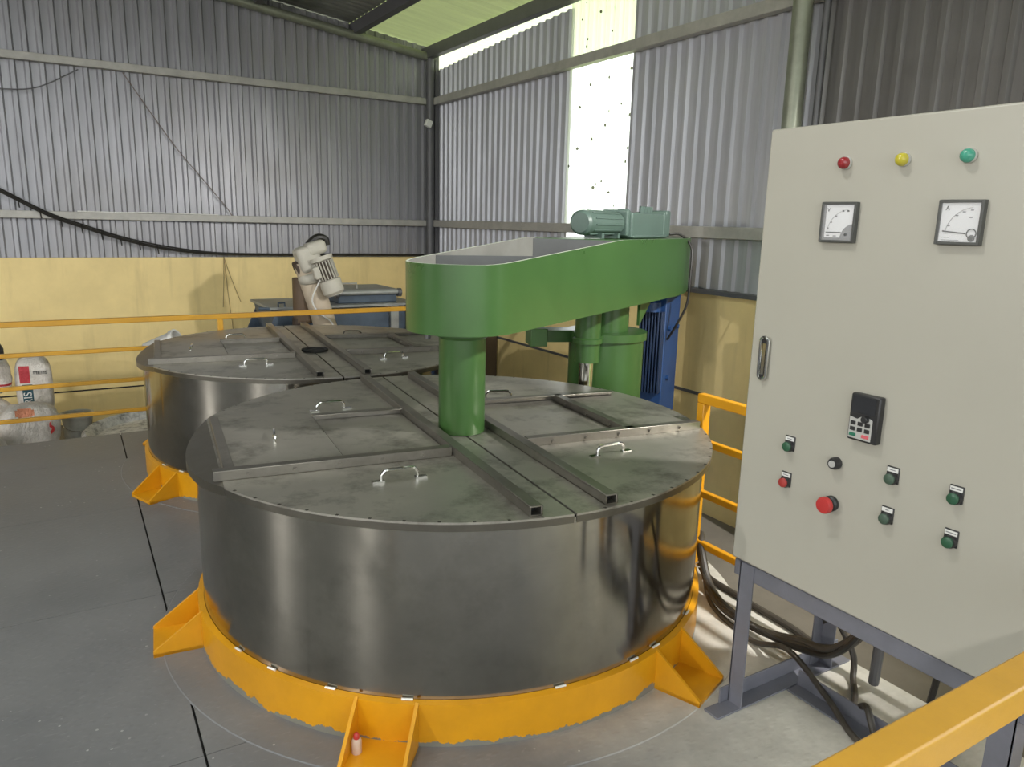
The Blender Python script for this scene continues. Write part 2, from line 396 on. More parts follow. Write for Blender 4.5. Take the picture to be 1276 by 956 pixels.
# girts, purlins, posts
k = 4
def trim(m, mm=M_steel, **kw):
    global k
    o = struct(m.build('trim_%d' % k, mm, **kw)); k += 1; return o
for z in (2.62, 1.42):
    m = MB(); m.span((XL, YA - 0.055, z - 0.03), (XB - 0.06, YA + 0.012, z + 0.03)); trim(m, bevel=0.004)
    m = MB(); m.span((XB - 0.05, 0.42, z - 0.035), (XB + 0.012, YA - 0.1, z + 0.035)); trim(m, bevel=0.004)
for x in (2.62, 1.72, 0.82, -0.1, -1.0, -2.0, -3.0, -4.0, -5.0, -6.0, -7.0, -8.0):
    m = MB(); m.span((x - 0.035, YB, roof_z(x) - 0.105), (x + 0.035, YA + 0.2, roof_z(x) - 0.004)); trim(m, M_steel_d)
m = MB(); m.span((XB - 0.12, YB, roof_z(XB) - 0.125), (XB - 0.05, YA + 0.2, roof_z(XB) - 0.02)); trim(m, M_steel_d)
m = MB(); m.cyl((XL, YA - 0.06, 3.28 + 0.125 * (1.53 - XL) - 0.01), (XB - 0.02, YA - 0.06, 3.03), 0.04, n=16); trim(m, M_pipe)
m = MB(); m.cyl((XB - 0.07, YA - 0.07, GZ), (XB - 0.07, YA - 0.07, 3.03), 0.042, n=20); m.span((XB - 0.03, YA - 0.10, GZ), (XB + 0.01, YA - 0.02, 3.06)); trim(m, M_steel_d)
m = MB(); m.cyl((XB - 0.08, 2.76, GZ), (XB - 0.08, 2.76, roof_z(XB) - 0.05), 0.05, n=20); trim(m, M_pipe)
for z0 in (1.9,):
    m = MB(); m.cyl((XB - 0.02, 2.66, GZ), (XB - 0.02, 2.66, roof_z(XB) - 0.05), 0.018, n=12); trim(m, M_steel_d)
m = MB(); m.span((XB - 0.16, 5.86, GZ), (XB - 0.03, 6.03, 0.74)); trim(m, mat('brown_shadow_band', (92, 78, 62), 0.6), bevel=0.004)  # brown upright standing in for a shadow band on the wall

# ------------------------------------------------------------------ mixing tanks
LZ = 0.70
def make_tank(c, rz, foot_angles, label, hub):
    T = thing('mixing_tank', label, 'tank', (c[0], c[1], F), rz, 'stainless mixing tanks on the platform')
    zt = LZ - F; rb, rs, rl = 0.910, 0.930, 0.937
    m = MB(); m.lathe([(rb - 0.004, -0.012), (rb, -0.012), (rb, zt - 0.022), (rb - 0.004, zt - 0.022)], n=128); m.build('shell', M_tank, T)
    m = MB(); m.lathe([(rs - 0.014, 0.0), (rs, 0.0), (rs, 0.130), (rb + 0.001, 0.134)], n=128); m.build('support_ring', M_yellow_worn, T)
    # bright weld beads where the shell sits in the ring
    for kk, a in enumerate([198, 208, 221, 235, 262, 279, 286, 302]):
        a0 = math.radians(a + rz * -57.3); m = MB()
        pts = [((rb + 0.006) * math.cos(a0 + q * 0.006), (rb + 0.006) * math.sin(a0 + q * 0.005), 0.1365) for q in range(-3, 4)]
        m.ring_tube(pts, 0.0036, 6); m.build('weld_bead', M_weld, T)
    for a in foot_angles:
        a0 = math.radians(a) - rz; e = Vector((math.cos(a0), math.sin(a0), 0)); s = Vector((-e.y, e.x, 0))
        fm = Matrix(((e.x, s.x, 0), (e.y, s.y, 0), (0, 0, 1)))
        m = MB()
        for sy in (-0.085, 0.085):
            pl = [(rs - 0.012, 0.0), (1.075, 0.0), (1.075, 0.02), (rs - 0.008, 0.135)]
            A = m.verts([fm @ Vector((r, sy - 0.005, z)) for r, z in pl]); B = m.verts([fm @ Vector((r, sy + 0.005, z)) for r, z in pl])
            for i in range(4): m.face([A[i], A[(i + 1) % 4], B[(i + 1) % 4], B[i]])
            m.face(A); m.face(B)
        m.box(fm @ Vector((0.995, 0, 0.007)), (0.16, 0.18, 0.012), fm)
        m.build('foot', M_yellow, T)
    # two half lids with a turned-down rim
    def half(sgn):
        m = MB(); x0 = -0.02 + sgn * 0.004; pts = []
        N = 64; phi = math.acos(x0 / rl)
        a0, a1 = (-phi, phi) if sgn > 0 else (phi, 2 * PI - phi)
        pts = [(rl * math.cos(a0 + (a1 - a0) * i / N), rl * math.sin(a0 + (a1 - a0) * i / N)) for i in range(N + 1)]
        if sgn < 0: pts_in = [p for p in pts if p[0] > -0.856]; m.prism(pts_in, zt - 0.006, zt)
        else: m.prism(pts, zt - 0.006, zt)
        for (p, q) in zip(pts[:-1], pts[1:]):
            if sgn < 0 and (p[0] < -0.856 or q[0] < -0.856): continue
            A = [Vector((p[0], p[1], zt - 0.001)), Vector((q[0], q[1], zt - 0.001))]
            B = [Vector((p[0] * 0.999, p[1] * 0.999, zt - 0.026)), Vector((q[0] * 0.999, q[1] * 0.999, zt - 0.026))]
            m.face(m.verts([A[0], A[1], B[1], B[0]]), 1)
            C_ = [b * 1.0 for b in B]
            for w in C_: w.x *= 0.995; w.y *= 0.995
            D_ = [a * 1.0 for a in A]
            for w in D_: w.x *= 0.995; w.y *= 0.995
            m.face(m.verts([B[0], B[1], C_[1], C_[0]])); m.face(m.verts([C_[0], C_[1], D_[1], D_[0]]))
            # rolled snips along the rim
        for i in range(2, N, 2):
            p = pts[i]
            if sgn < 0 and p[0] < -0.85: continue
            a = math.atan2(p[1], p[0])
            m.box((rl * 0.995 * math.cos(a), rl * 0.995 * math.sin(a), zt - 0.0025), (0.009, 0.008, 0.006), Matrix.Rotation(a, 3, 'Z'), 2)
        return m
    half(-1).build('lid_half', [M_lid, M_edge, M_tick], T); half(1).build('lid_half', [M_lid, M_edge, M_tick], T)
    # end of the left half, tilted and darkened to imitate a darker reflection
    fa = math.acos(-0.85 / rl); m = MB(); k2 = 20
    up = [Vector((rl * math.cos(fa + (2 * PI - 2 * fa) * i / k2), rl * math.sin(fa + (2 * PI - 2 * fa) * i / k2), 0)) for i in range(k2 + 1)]
    for v_ in up: v_.z = zt - 0.001 - 0.28 * max(0.0, -0.85 - v_.x)
    A = m.verts(up); B = m.verts([v_ - Vector((0, 0, 0.026)) for v_ in up])
    m.face(A)
    for i in range(k2): m.face([A[i], A[i + 1], B[i + 1], B[i]], 0)
    m.face([A[-1], A[0], B[0], B[-1]]); m.face(B); m.build('lid_end_darkened', M_edge, T)
    # long hollow profiles beside the seam
    for x, y0, y1 in ((-0.127, -0.915, 0.88), (0.105, -0.915, 0.88)):
        m = MB(); w, h, th = 0.036, 0.030, 0.004; z = zt
        m.span((x - w / 2, y0, z), (x + w / 2, y1, z + th)); m.span((x - w / 2, y0, z + h - th), (x + w / 2, y1, z + h))
        m.span((x - w / 2, y0, z + th), (x - w / 2 + th, y1, z + h - th)); m.span((x + w / 2 - th, y0, z + th), (x + w / 2, y1, z + h - th))
        ch = m.build('channel', M_bar, T, bevel=0.002)
        m = MB(); m.span((x - w / 2 + th, y0 + 0.03, z + th), (x + w / 2 - th, y1 - 0.03, z + h - th)); m.build('channel_shade_fill', M_dark, ch)  # dark block paints the shade inside the hollow profile
    def angle_bar(p, q, side, bolts):
        p, q = Vector((*p, 0)), Vector((*q, 0)); L = (q - p).length; a = math.atan2(q.y - p.y, q.x - p.x); rm = Matrix.Rotation(a, 3, 'Z')
        mid = (p + q) / 2; m = MB()
        m.box(mid + Vector((0, 0, zt + 0.015)), (L, 0.004, 0.030), rm)
        m.box(mid + rm @ Vector((0, side * 0.016, 0)) + Vector((0, 0, zt + 0.028)), (L, 0.034, 0.004), rm)
        b = m.build('cover_bar', M_bar, T, bevel=0.0015)
        for i in range(bolts):
            d = -L / 2 + L * (i + 0.7) / (bolts + 0.4)
            bp = mid + rm @ Vector((d, -side * 0.002, 0)) + Vector((0, 0, zt + 0.014))
            m = MB(); dirv = rm @ Vector((0, -side * 1.0, 0)); m.cyl(bp, bp + dirv * 0.008, 0.006, n=6); m.build('bolt', M_bar, b)
    angle_bar((-0.875, -0.338), (-0.15, -0.352), 1, 5)
    angle_bar((-0.49, 0.232), (-0.15, 0.222), -1, 2)
    angle_bar((0.128, -0.352), (0.845, -0.376), 1, 5)
    angle_bar((0.13, 0.255), (0.82, 0.205), -1, 3)
    angle_bar((0.53, -0.36), (0.53, 0.215), -1, 3)
    m = MB(); rm = Matrix.Rotation(0.55, 3, 'Y')
    m.box((-0.842, 0.0, zt + 0.012), (0.004, 0.66, 0.026), Matrix.Rotation(0.0, 3, 'Z')); m.box((-0.828, 0.0, zt + 0.024), (0.03, 0.66, 0.004))
    m.build('cover_bar', M_bar, T, bevel=0.0015)
    # lift-out hatch sheets
    m = MB(); m.prism([(-0.815, -0.325), (-0.485, -0.335), (-0.485, 0.30), (-0.815, 0.33)], zt, zt + 0.014); m.build('hatch_plate', M_lid, T, bevel=0.003)
    m = MB(); m.prism([(-0.478, -0.335), (-0.15, -0.338), (-0.15, 0.215), (-0.478, 0.225)], zt, zt + 0.004); m.build('hatch_plate', M_lid, T)
    m = MB(); m.prism([(0.135, -0.34), (0.52, -0.35), (0.52, 0.215), (0.135, 0.24)], zt, zt + 0.004); m.build('hatch_plate', M_lid, T)
    m = MB(); m.prism([(0.545, -0.345), (0.85, -0.355), (0.83, 0.19), (0.545, 0.205)], zt, zt + 0.010); m.build('hatch_plate', M_lid, T, bevel=0.003)
    for poly, h_ in (([(-0.82, -0.33), (-0.481, -0.34), (-0.481, 0.305), (-0.82, 0.335)], 0.0012), ([(0.541, -0.35), (0.855, -0.36), (0.835, 0.195), (0.541, 0.21)], 0.0012)):
        MB().prism(poly, zt, zt + h_).build('hatch_gap', M_dark, T)
    def handle(x, y, a):
        m = MB(); d = Vector((math.cos(a), math.sin(a), 0)); b = Vector((x, y, zt))
        w, h = 0.055, 0.034
        pts = [b - d * w, b - d * w + Vector((0, 0, h * 0.6)), b - d * w * 0.82 + Vector((0, 0, h * 0.95)), b - d * w * 0.6 + Vector((0, 0, h)),
               b + d * w * 0.6 + Vector((0, 0, h)), b + d * w * 0.82 + Vector((0, 0, h * 0.95)), b + d * w + Vector((0, 0, h * 0.6)), b + d * w]
        m.ring_tube(pts, 0.0055, 8)
        for s in (-1, 1): m.box(b + d * s * (w + 0.010) + Vector((0, 0, 0.0025)), (0.036, 0.018, 0.005), Matrix.Rotation(a, 3, 'Z'))
        m.build('handle', M_chrome, T)
    handle(-0.374, -0.512, 0.0); handle(-0.39, 0.377, 0.06); handle(0.352, -0.523, 0.10); handle(0.325, 0.335, -0.25)
    m_off = zt; 
    handle(-0.657, 0.011, 1.45)
    if hub:
        m = MB(); m.lathe([(0.075, zt + 0.002), (0.075, zt + 0.012), (0.055, zt + 0.012), (0.055, zt + 0.004), (0.0, zt + 0.004)], c=(-0.01, -0.16, 0), n=24)
        m.build('shaft_opening', M_dark, T)
    return T
make_tank((1.24, 2.42), math.radians(-6), [174, 231.5, 290.5, 351.5, 51.5, 111.5], 'front stainless steel mixing tank in yellow ring, under the green column', False)
make_tank((1.265, 4.36), math.radians(-6), [201.5, 321.5, 21.5, 81.5, 141.5], 'rear stainless steel mixing tank behind the front one, by the yellow wall', True)
# floor collar plates round the tanks
for nm, c in (('floor_collar', (1.27, 2.43)), ('floor_collar_rear', (1.29, 4.40))):
    m = MB(); m.lathe([(0.80, 0.0005), (1.078, 0.0005), (1.082, -0.003)], c=(c[0], c[1], F + 0.002), n=96)
    struct(m.build(nm, M_floor))

# ------------------------------------------------------------------ green mixer
MX = thing('mixer_machine', 'green mixer with a long hollow arm and column through the front tank lid', 'mixer', (1.222, 2.34, GZ), math.atan2(0.482, 0.876))
def mz(z): return z - GZ
zb = mz(1.076)
def ztop(t, s):
    tb = 0.9 + 0.5 * s
    f = min(1, max(0, (t + 0.1) / (tb + 0.1))); return mz(1.312 + (1.386 - 1.312) * f)
outl = []
hw = 0.2
for i in range(17):
    a = PI / 2 + PI * i / 16; outl.append((hw * math.cos(a), hw * math.sin(a)))
# outline runs s=+0.2 -> nose -> s=-0.2 in local frame (y axis = left of the arm, so near side is y<0)
near = [0.2, 0.5, 0.8, 1.0, 1.2, 1.5, 1.82]
path = outl + [(t, -hw) for t in near] + [(2.05, -0.175), (2.28, -0.12), (2.32, 0.0), (2.28, 0.12), (2.05, 0.175)] + [(t, hw) for t in reversed([0.2, 0.5, 0.8, 1.0, 1.2, 1.5, 1.82])]
th = 0.010
def inset(path, th):
    out = []; n = len(path)
    for i in range(n):
        p0, p1, p2 = Vector(path[i - 1]), Vector(path[i]), Vector(path[(i + 1) % n])
        d = (p2 - p0).normalized(); nrm = Vector((-d.y, d.x)); out.append(tuple(p1 + nrm * th))
    return out
pin = inset(path, th)
m = MB(); n = len(path)
zt_ = lambda p: ztop(p[0], -p[1])
A0 = m.verts([(x, y, zb) for x, y in path]); A1 = m.verts([(x, y, zt_((x, y))) for x, y in path])
B0 = m.verts([(x, y, zb + 0.01) for x, y in pin]); B1 = m.verts([(x, y, zt_((x, y))) for x, y in pin])
for i in range(n):
    j = (i + 1) % n
    m.face([A0[i], A0[j], A1[j], A1[i]], 0); m.face([B0[i], B0[j], B1[j], B1[i]], 1); m.face([A1[i], A1[j], B1[j], B1[i]], 2)
m.face(A0, 0); m.face(B0, 1)
M_rim = mat('worn_pale_green_rim', (196, 204, 186), 0.45, 0.0, 0.1)
m.build('arm_housing', [M_green, M_green_in, M_rim], MX)
for t0, t1 in ((0.10, 0.26), (0.86, 0.98)):
    m = MB(); y0, y1 = hw - 0.011, -hw + 0.011
    for off in (0,):
        za, zb2 = ztop(t0, -0.2) - 0.004, ztop(t1, 0.2) - 0.004
        v = m.verts([(t0, y0, zb + 0.012), (t1, y1, zb + 0.012), (t1, y1, zb2), (t0, y0, za), (t0 + 0.012, y0, zb + 0.012), (t1 + 0.012, y1, zb + 0.012), (t1 + 0.012, y1, zb2), (t0 + 0.012, y0, za)])
        for f in ((0, 1, 2, 3), (4, 7, 6, 5), (0, 4, 5, 1), (3, 2, 6, 7), (0, 3, 7, 4), (1, 5, 6, 2)): m.face([v[i] for i in f])
    m.build('partition', M_part, MX)
m = MB(); m.prism([(0.99, -0.188), (1.82, -0.188), (2.05, -0.163), (2.28, -0.11), (2.31, 0), (2.28, 0.11), (2.05, 0.163), (1.82, 0.188), (0.88, 0.188)], mz(1.374), mz(1.384))
m.build('deck_plate', M_green, MX)
# column through the lid
m = MB(); m.lathe([(0.0, mz(0.702)), (0.082, mz(0.702)), (0.084, mz(0.708)), (0.084, mz(1.045)), (0.096, mz(1.055)), (0.098, zb + 0.002), (0.0, zb + 0.002)], n=40)
m.build('column', M_green, MX)
m = MB(); m.cyl((-0.10, 0.08, zb + 0.002), (-0.10, 0.08, zb - 0.03), 0.011, n=8); m.build('bolt', M_steel_d, MX)
# pivot drum
tp = 1.33
m = MB(); m.lathe([(0, 0.0), (0.19, 0.0), (0.19, mz(0.885)), (0.205, mz(0.887)), (0.205, mz(0.925)), (0.11, mz(0.927)), (0.0, mz(0.927))], c=(tp, 0, 0), n=48)
m.build('pivot_drum', M_green, MX)
m = MB(); m.cyl((tp, 0, mz(0.926)), (tp, 0, zb + 0.001), 0.11, n=32); m.build('bearing_neck', M_green, MX)
m = MB(); M3 = Matrix.Rotation(PI / 2, 3, 'X')
for yy in (-0.10,):
    v0 = [(tp + 0.16, yy, zb), (tp + 0.36, yy, zb), (tp + 0.16, yy, mz(0.94))]
    a = m.verts(v0); b = m.verts([(x, y - 0.014, z) for x, y, z in v0])
    m.face(a); m.face(b)
    for i in range(3): m.face([a[i], a[(i + 1) % 3], b[(i + 1) % 3], b[i]])
m.build('gusset', M_green, MX)
# hydraulic lift rod, its guide and the lock arm (near-left of the drum)
ang = math.atan2(0.482, 0.876)
def loc(x, y):
    d = Vector((x - 1.222, y - 2.34)); c_, s_ = math.cos(-ang), math.sin(-ang); return (d.x * c_ - d.y * s_, d.x * s_ + d.y * c_)
rx, ry = loc(2.165, 2.845)
m = MB(); m.cyl((rx, ry, 0.0), (rx, ry, mz(0.83)), 0.036, n=24); m.build('lift_rod', M_chrome, MX)
m = MB(); m.lathe([(0, mz(0.80)), (0.06, mz(0.80)), (0.06, mz(0.89)), (0.072, mz(0.893)), (0.072, mz(0.915)), (0.062, mz(0.92)), (0.062, zb + 0.001), (0, zb + 0.001)], c=(rx, ry, 0), n=28)
d = Vector((tp - rx, -ry)); a = math.atan2(d.y, d.x)
m.box((rx + d.x * 0.5, ry + d.y * 0.5, mz(0.905)), (d.length, 0.11, 0.034), Matrix.Rotation(a, 3, 'Z'))
m.build('rod_guide', M_green, MX)
lx0, ly0 = loc(2.05, 3.12); lx1, ly1 = loc(2.30, 3.02)
m = MB(); d = Vector((lx1 - lx0, ly1 - ly0)); a = math.atan2(d.y, d.x); rm = Matrix.Rotation(a, 3, 'Z')
m.box(((lx0 + lx1) / 2, (ly0 + ly1) / 2, mz(0.90)), (d.length + 0.06, 0.12, 0.06), rm); m.box((lx0, ly0, mz(0.895)), (0.085, 0.15, 0.09), rm)
m.build('lock_arm', M_green, MX, bevel=0.004)
# gear motor on the deck
gz = mz(1.386)
Mx = Matrix.Rotation(PI / 2, 3, 'Y')
m = MB(); m.lathe([(0, 0.95), (0.045, 0.952), (0.056, 0.965), (0.058, 1.0), (0.055, 1.003), (0.055, 1.36), (0.06, 1.36), (0.06, 1.39), (0, 1.39)], c=(0, 0, gz + 0.072), n=32, M=Matrix(((0, 0, 1), (0, 1, 0), (-1, 0, 0))))
for i in range(12):
    aa = 2 * PI * i / 12 + 0.13
    m.box((1.18, 0.056 * math.cos(aa), gz + 0.072 + 0.056 * math.sin(aa)), (0.33, 0.006, 0.006), Matrix.Rotation(aa, 3, 'X'))
m.build('motor', M_motor_green, MX)
m = MB(); m.span((1.385, -0.085, gz + 0.002), (1.93, 0.085, gz + 0.128)); m.span((1.40, -0.092, gz), (1.92, 0.092, gz + 0.018))
m.span((1.36, -0.07, gz + 0.01), (1.40, 0.07, gz + 0.14)); m.span((1.93, -0.078, gz + 0.006), (2.0, 0.078, gz + 0.15)); m.span((1.86, -0.09, gz + 0.004), (1.885, 0.09, gz + 0.14))
m.build('gearbox', M_motor_green, MX, bevel=0.010, seg=3)
m = MB(); m.cyl((1.47, 0.0, gz + 0.12), (1.47, 0.0, gz + 0.147), 0.03, n=6); m.build('filler_cap', M_motor_green, MX)
m = MB()
for q in range(4): m.cyl((1.68 + q * 0.045, -0.02, gz + 0.12), (1.68 + q * 0.045, -0.02, gz + 0.165), 0.014, n=8)
m.build('breather', M_motor_green, MX)
for xx in (1.12, 1.32): MB().box((xx, 0, gz + 0.012), (0.03, 0.09, 0.024)).build('motor_foot', M_motor_green, MX)
# main blue motor standing behind the drum
m = MB(); m.span((2.0, -0.09, 0.0), (2.26, 0.06, zb)); m.build('motor_frame', M_blue, MX, bevel=0.006)
m = MB()
for i in range(8):
    y = -0.078 + i * 0.0185; m.span((1.955, y - 0.0045, mz(0.48)), (2.001, y + 0.0045, mz(0.965)))
m.span((1.975, -0.085, mz(0.485)), (2.0, 0.058, mz(0.96)))
m.build('fin_pack', M_blue_dark, MX, bevel=0.002)
for xx, zz in ((2.06, 0.86), (2.08, 0.56), (2.20, 0.86)):
    m = MB(); m.cyl((xx, -0.089, mz(zz)), (xx, -0.108, mz(zz)), 0.014, n=8); m.build('bolt', M_blue, MX)
m = MB(); m.lathe([(0.0, mz(1.045)), (0.045, mz(1.04)), (0.06, mz(1.02)), (0.06, mz(0.966)), (0, mz(0.966))], c=(1.955, -0.01, 0), n=16); m.build('eye_bolt_boss', M_blue, MX)
# power lead hanging down the near side of the arm
m = MB(); m.ring_tube(bezier([(1.99, -0.08, gz + 0.02), (2.03, -0.13, gz + 0.02), (2.03, -0.2, gz - 0.05), (2.0, -0.215, gz - 0.2), (1.99, -0.21, mz(1.02)), (1.99, -0.16, mz(0.9)), (2.02, -0.10, mz(0.80))]), 0.007, 8)
m.build('power_lead', M_black, MX)

# ------------------------------------------------------------------ control cabinet
CB = thing('control_cabinet', 'light grey electrical control cabinet on a grey steel stand at the right', 'control cabinet', (1.63, 0.99, F))
def cy(y): return y - 0.99
def cz(z): return z - F
m = MB(); m.span((0.022, cy(0.592), cz(0.502)), (0.44, cy(1.392), cz(1.702))); m.build('enclosure', M_cab, CB, bevel=0.006)
dr = MB().span((0.0, cy(0.585), cz(0.506)), (0.020, cy(1.396), cz(1.703))).build('door', M_cab, CB, bevel=0.005)
# stand
for x, y in ((0.03, 1.365), (0.41, 1.365), (0.03, 0.615), (0.41, 0.615)):
    m = MB(); sx = 1 if x < 0.2 else -1; sy = 1 if y < 1 else -1
    m.box((x, cy(y) , cz(0.27)), (0.05, 0.005, 0.46)); m.box((x - sx * 0.0225, cy(y) + sy * 0.024, cz(0.27)), (0.005, 0.05, 0.46))
    m.build('leg', M_frame, CB)
m = MB(); m.span((0.008, cy(0.592), cz(0.452)), (0.055, cy(1.39), cz(0.502))); m.span((0.385, cy(0.592), cz(0.452)), (0.435, cy(1.39), cz(0.502)))
m.span((0.055, cy(1.345), cz(0.452)), (0.385, cy(1.39), cz(0.502))); m.span((0.055, cy(0.592), cz(0.452)), (0.385, cy(0.64), cz(0.502)))
m.build('top_frame', M_frame, CB, bevel=0.003)
m = MB(); m.span((-0.09, cy(1.315), 0.0), (0.53, cy(1.37), 0.006)); m.span((-0.03, cy(1.365), 0.006), (0.53, cy(1.371), 0.055)); m.build('base_angle', M_frame, CB, bevel=0.001)
m = MB(); m.span((0.21, cy(0.62), 0.0), (0.265, cy(1.312), 0.006)); m.span((0.259, cy(0.62), 0.006), (0.265, cy(1.312), 0.055)); m.build('base_angle', M_frame, CB, bevel=0.001)
m = MB(); m.span((-0.03, cy(0.60), 0.0), (0.53, cy(0.655), 0.006)); m.build('base_angle', M_frame, CB)
# flush handle
h = MB(); yy, zz = 1.345, 1.107
pts = [(-0.010, cy(yy) + 0.011 * math.cos(a), cz(zz) + (0.045 if math.sin(a) > 0 else -0.045) + 0.011 * math.sin(a)) for a in [2 * PI * i / 24 for i in range(24)]]
a = h.verts([(0.001, p[1], p[2]) for p in pts]); b = h.verts([(-0.006, p[1], p[2]) for p in pts])
for i in range(24): h.face([a[i], a[(i + 1) % 24], b[(i + 1) % 24], b[i]])
h.face(b)
hd = h.build('handle', M_blackp, dr)
loop = [(-0.008, cy(yy) + 0.0125 * math.cos(a), cz(zz) + (0.045 if math.sin(a) >= 0 else -0.045) + 0.0125 * math.sin(a)) for a in [2 * PI * i / 28 for i in range(28)]]
m = MB(); m.ring_tube(loop, 0.0045, 8, closed=True); m.span((-0.009, cy(yy) - 0.005, cz(zz) - 0.045), (-0.004, cy(yy) + 0.005, cz(zz) + 0.04)); m.build('handle_bezel', M_chrome, hd)
Mf = Matrix(((0, 0, -1), (-1, 0, 0), (0, 1, 0)))       # local (right, up, out) on the door face -> cabinet axes
def face_pt(y, z, out=0.0): return Vector((-out, cy(y), cz(z)))
def lathe_on(m, prof, y, z, n=24, mi=0): m.lathe(prof, c=face_pt(y, z), n=n, M=Mf, mi=mi); return m
for nm, y, ml, lab in (('red', 1.164, M_lr, 'red pilot light'), ('yellow', 1.02, M_ly, 'yellow pilot light'), ('green', 0.879, M_lg, 'green pilot light')):
    b = lathe_on(MB(), [(0.0, 0.001), (0.0155, 0.001), (0.0155, 0.006), (0.0135, 0.009), (0, 0.009)], y, 1.607).build('pilot_light', M_silver, dr); b['label'] = lab
    lathe_on(MB(), [(0.0145, 0.006), (0.0145, 0.012), (0.0125, 0.018), (0.008, 0.0225), (0.0, 0.024)], y, 1.607).build('lens', ml, b)
def meter(y0, y1, z0, z1, kind):
    m = MB(); w = 0.006 if kind == 'A' else 0.0055; lo, hi = 0.016, 0.0
    ya, yb = max(y0, y1), min(y0, y1)
    fr = MB()
    for (p, q) in (((ya, z0), (ya - w, z1)), ((yb + w, z0), (yb, z1)), ((ya - w, z0), (yb + w, z0 + w)), ((ya - w, z1 - w), (yb + w, z1))):
        fr.span((-0.014, cy(p[0]), cz(p[1])), (0.001, cy(q[0]), cz(q[1])))
    fo = fr.build('meter', M_meter, dr, bevel=0.001); fo['label'] = 'square ammeter marked A' if kind == 'A' else 'square voltmeter marked V'
    MB().span((-0.009, cy(ya - w), cz(z0 + w)), (0.001, cy(yb + w), cz(z1 - w))).build('dial', M_dial if kind == 'A' else M_inkgrey, fo)
    W, H = ya - yb, z1 - z0
    def P(u, v): return (ya - u * W, z0 + v * H)     # u right, v up, 0..1
    def patch(u0, v0, u1, v1, mm, out=0.0096, nm='dial_print'):
        a, b = P(u0, v0), P(u1, v1); MB().span((-out, cy(a[0]), cz(a[1])), (-0.0088, cy(b[0]), cz(b[1]))).build(nm, mm, fo)
    def txt(s, u, v, size, mm=M_ink):
        a = P(u, v); text('dial_letter', s, size, mm, fo, Matrix.Translation(face_pt(a[0], a[1], 0.0102)) @ Mf.to_4x4(), 0.0003)
    def line(u0, v0, u1, v1, wd, mm, out=0.0105):
        a, b = P(u0, v0), P(u1, v1); p, q = face_pt(*a, out), face_pt(*b, out); d = q - p; s = d.cross(Vector((1, 0, 0))).normalized() * wd / 2
        mm_ = MB(); mm_.face(mm_.verts([p - s, q - s, q + s, p + s])); p2 = Vector((0.0012, 0, 0))
        mm_.face(mm_.verts([p - s + p2, q - s + p2, q + s + p2, p + s + p2])); mm_.build('needle', mm, fo)
    if kind == 'V':
        patch(0.13, 0.12, 0.92, 0.93, M_dial, 0.0093, 'dial_card')
        pts = []; c0 = P(0.95, 0.06); r = 0.36 * W
        poly = [(c0[0], c0[1])] + [(c0[0] + r * math.cos(a), c0[1] + 1.12 * r * math.sin(a)) for a in [PI / 2 * i / 12 for i in range(13)]]
        q = MB(); f0 = q.verts([(-0.0106, cy(p[0]), cz(p[1])) for p in poly]); f1 = q.verts([(-0.009, cy(p[0]), cz(p[1])) for p in poly])
        q.face(f0)
        for i in range(len(poly)): q.face([f0[i], f0[(i + 1) % len(poly)], f1[(i + 1) % len(poly)], f1[i]])
        q.build('needle_cover', M_inkgrey, fo)
        p = P(0.76, 0.2); lathe_on(MB(), [(0.004, 0.0105), (0.0035, 0.0125), (0, 0.013)], *p, n=12).build('pivot_screw', M_blackp, fo)
        line(0.17, 0.25, 0.62, 0.25, 0.0022, M_ink); txt('V', 0.2, 0.80, 0.013)
        ticks = [(0.28, 0.45), (0.36, 0.57), (0.47, 0.66), (0.6, 0.74), (0.74, 0.77)]
        for u, v in ((0.22, 0.17), (0.42, 0.16)): patch(u - 0.03, v - 0.012, u + 0.06, v + 0.012, M_inkgrey, 0.0099)
        for u, v in ((0.62, 0.78), (0.76, 0.78)): patch(u - 0.03, v - 0.02, u + 0.03, v + 0.02, M_ink, 0.0099)
        for u, v in ((0.43, 0.65), (0.30, 0.50), (0.22, 0.35)): patch(u - 0.025, v - 0.018, u + 0.025, v + 0.018, M_inkgrey, 0.0099)
    else:
        txt('A', 0.2, 0.81, 0.013)
        line(0.14, 0.30, 0.66, 0.25, 0.0026, M_ink)
        p = P(0.79, 0.25); lathe_on(MB(), [(0.0105, 0.0096), (0.0105, 0.0108), (0.0085, 0.0108), (0.0085, 0.0096)], *p, n=20).build('needle_ring', M_ink, fo)
        p = P(0.80, 0.15); lathe_on(MB(), [(0.0072, 0.0096), (0.0065, 0.0120), (0, 0.0125)], *p, n=14).build('pivot_screw', M_meter, fo)
        for u, v in ((0.42, 0.65), (0.57, 0.73), (0.74, 0.77), (0.73, 0.61), (0.26, 0.42)): patch(u - 0.032, v - 0.012, u + 0.032, v + 0.012, M_inkgrey, 0.0096)
        for u, v, w2 in ((0.22, 0.25, 0.04), (0.22, 0.16, 0.08), (0.33, 0.10, 0.2)): patch(u - w2, v - 0.006, u + w2, v + 0.006, M_inkgrey, 0.0096)
    # fine scale arc
    c0 = P(0.80, 0.22); q = MB(); rr = 0.60 * W
    arc = [face_pt(c0[0] + rr * math.cos(a), c0[1] + rr * math.sin(a), 0.0098) for a in [PI / 2 * (0.05 + 0.9 * i / 14) for i in range(15)]]
    q.ring_tube(arc, 0.0004, 4); q.build('scale_arc', M_inkgrey, fo)
    g = NT('meter_glass_' + kind); g.bsdf((1, 1, 1, 1), 0.05, 0, Alpha=0.10) ; g.b.inputs['Specular IOR Level'].default_value = 0.6
    MB().span((-0.0128, cy(ya - w), cz(z0 + w)), (-0.0122, cy(yb + w), cz(z1 - w))).build('meter_glass', g.m, fo)
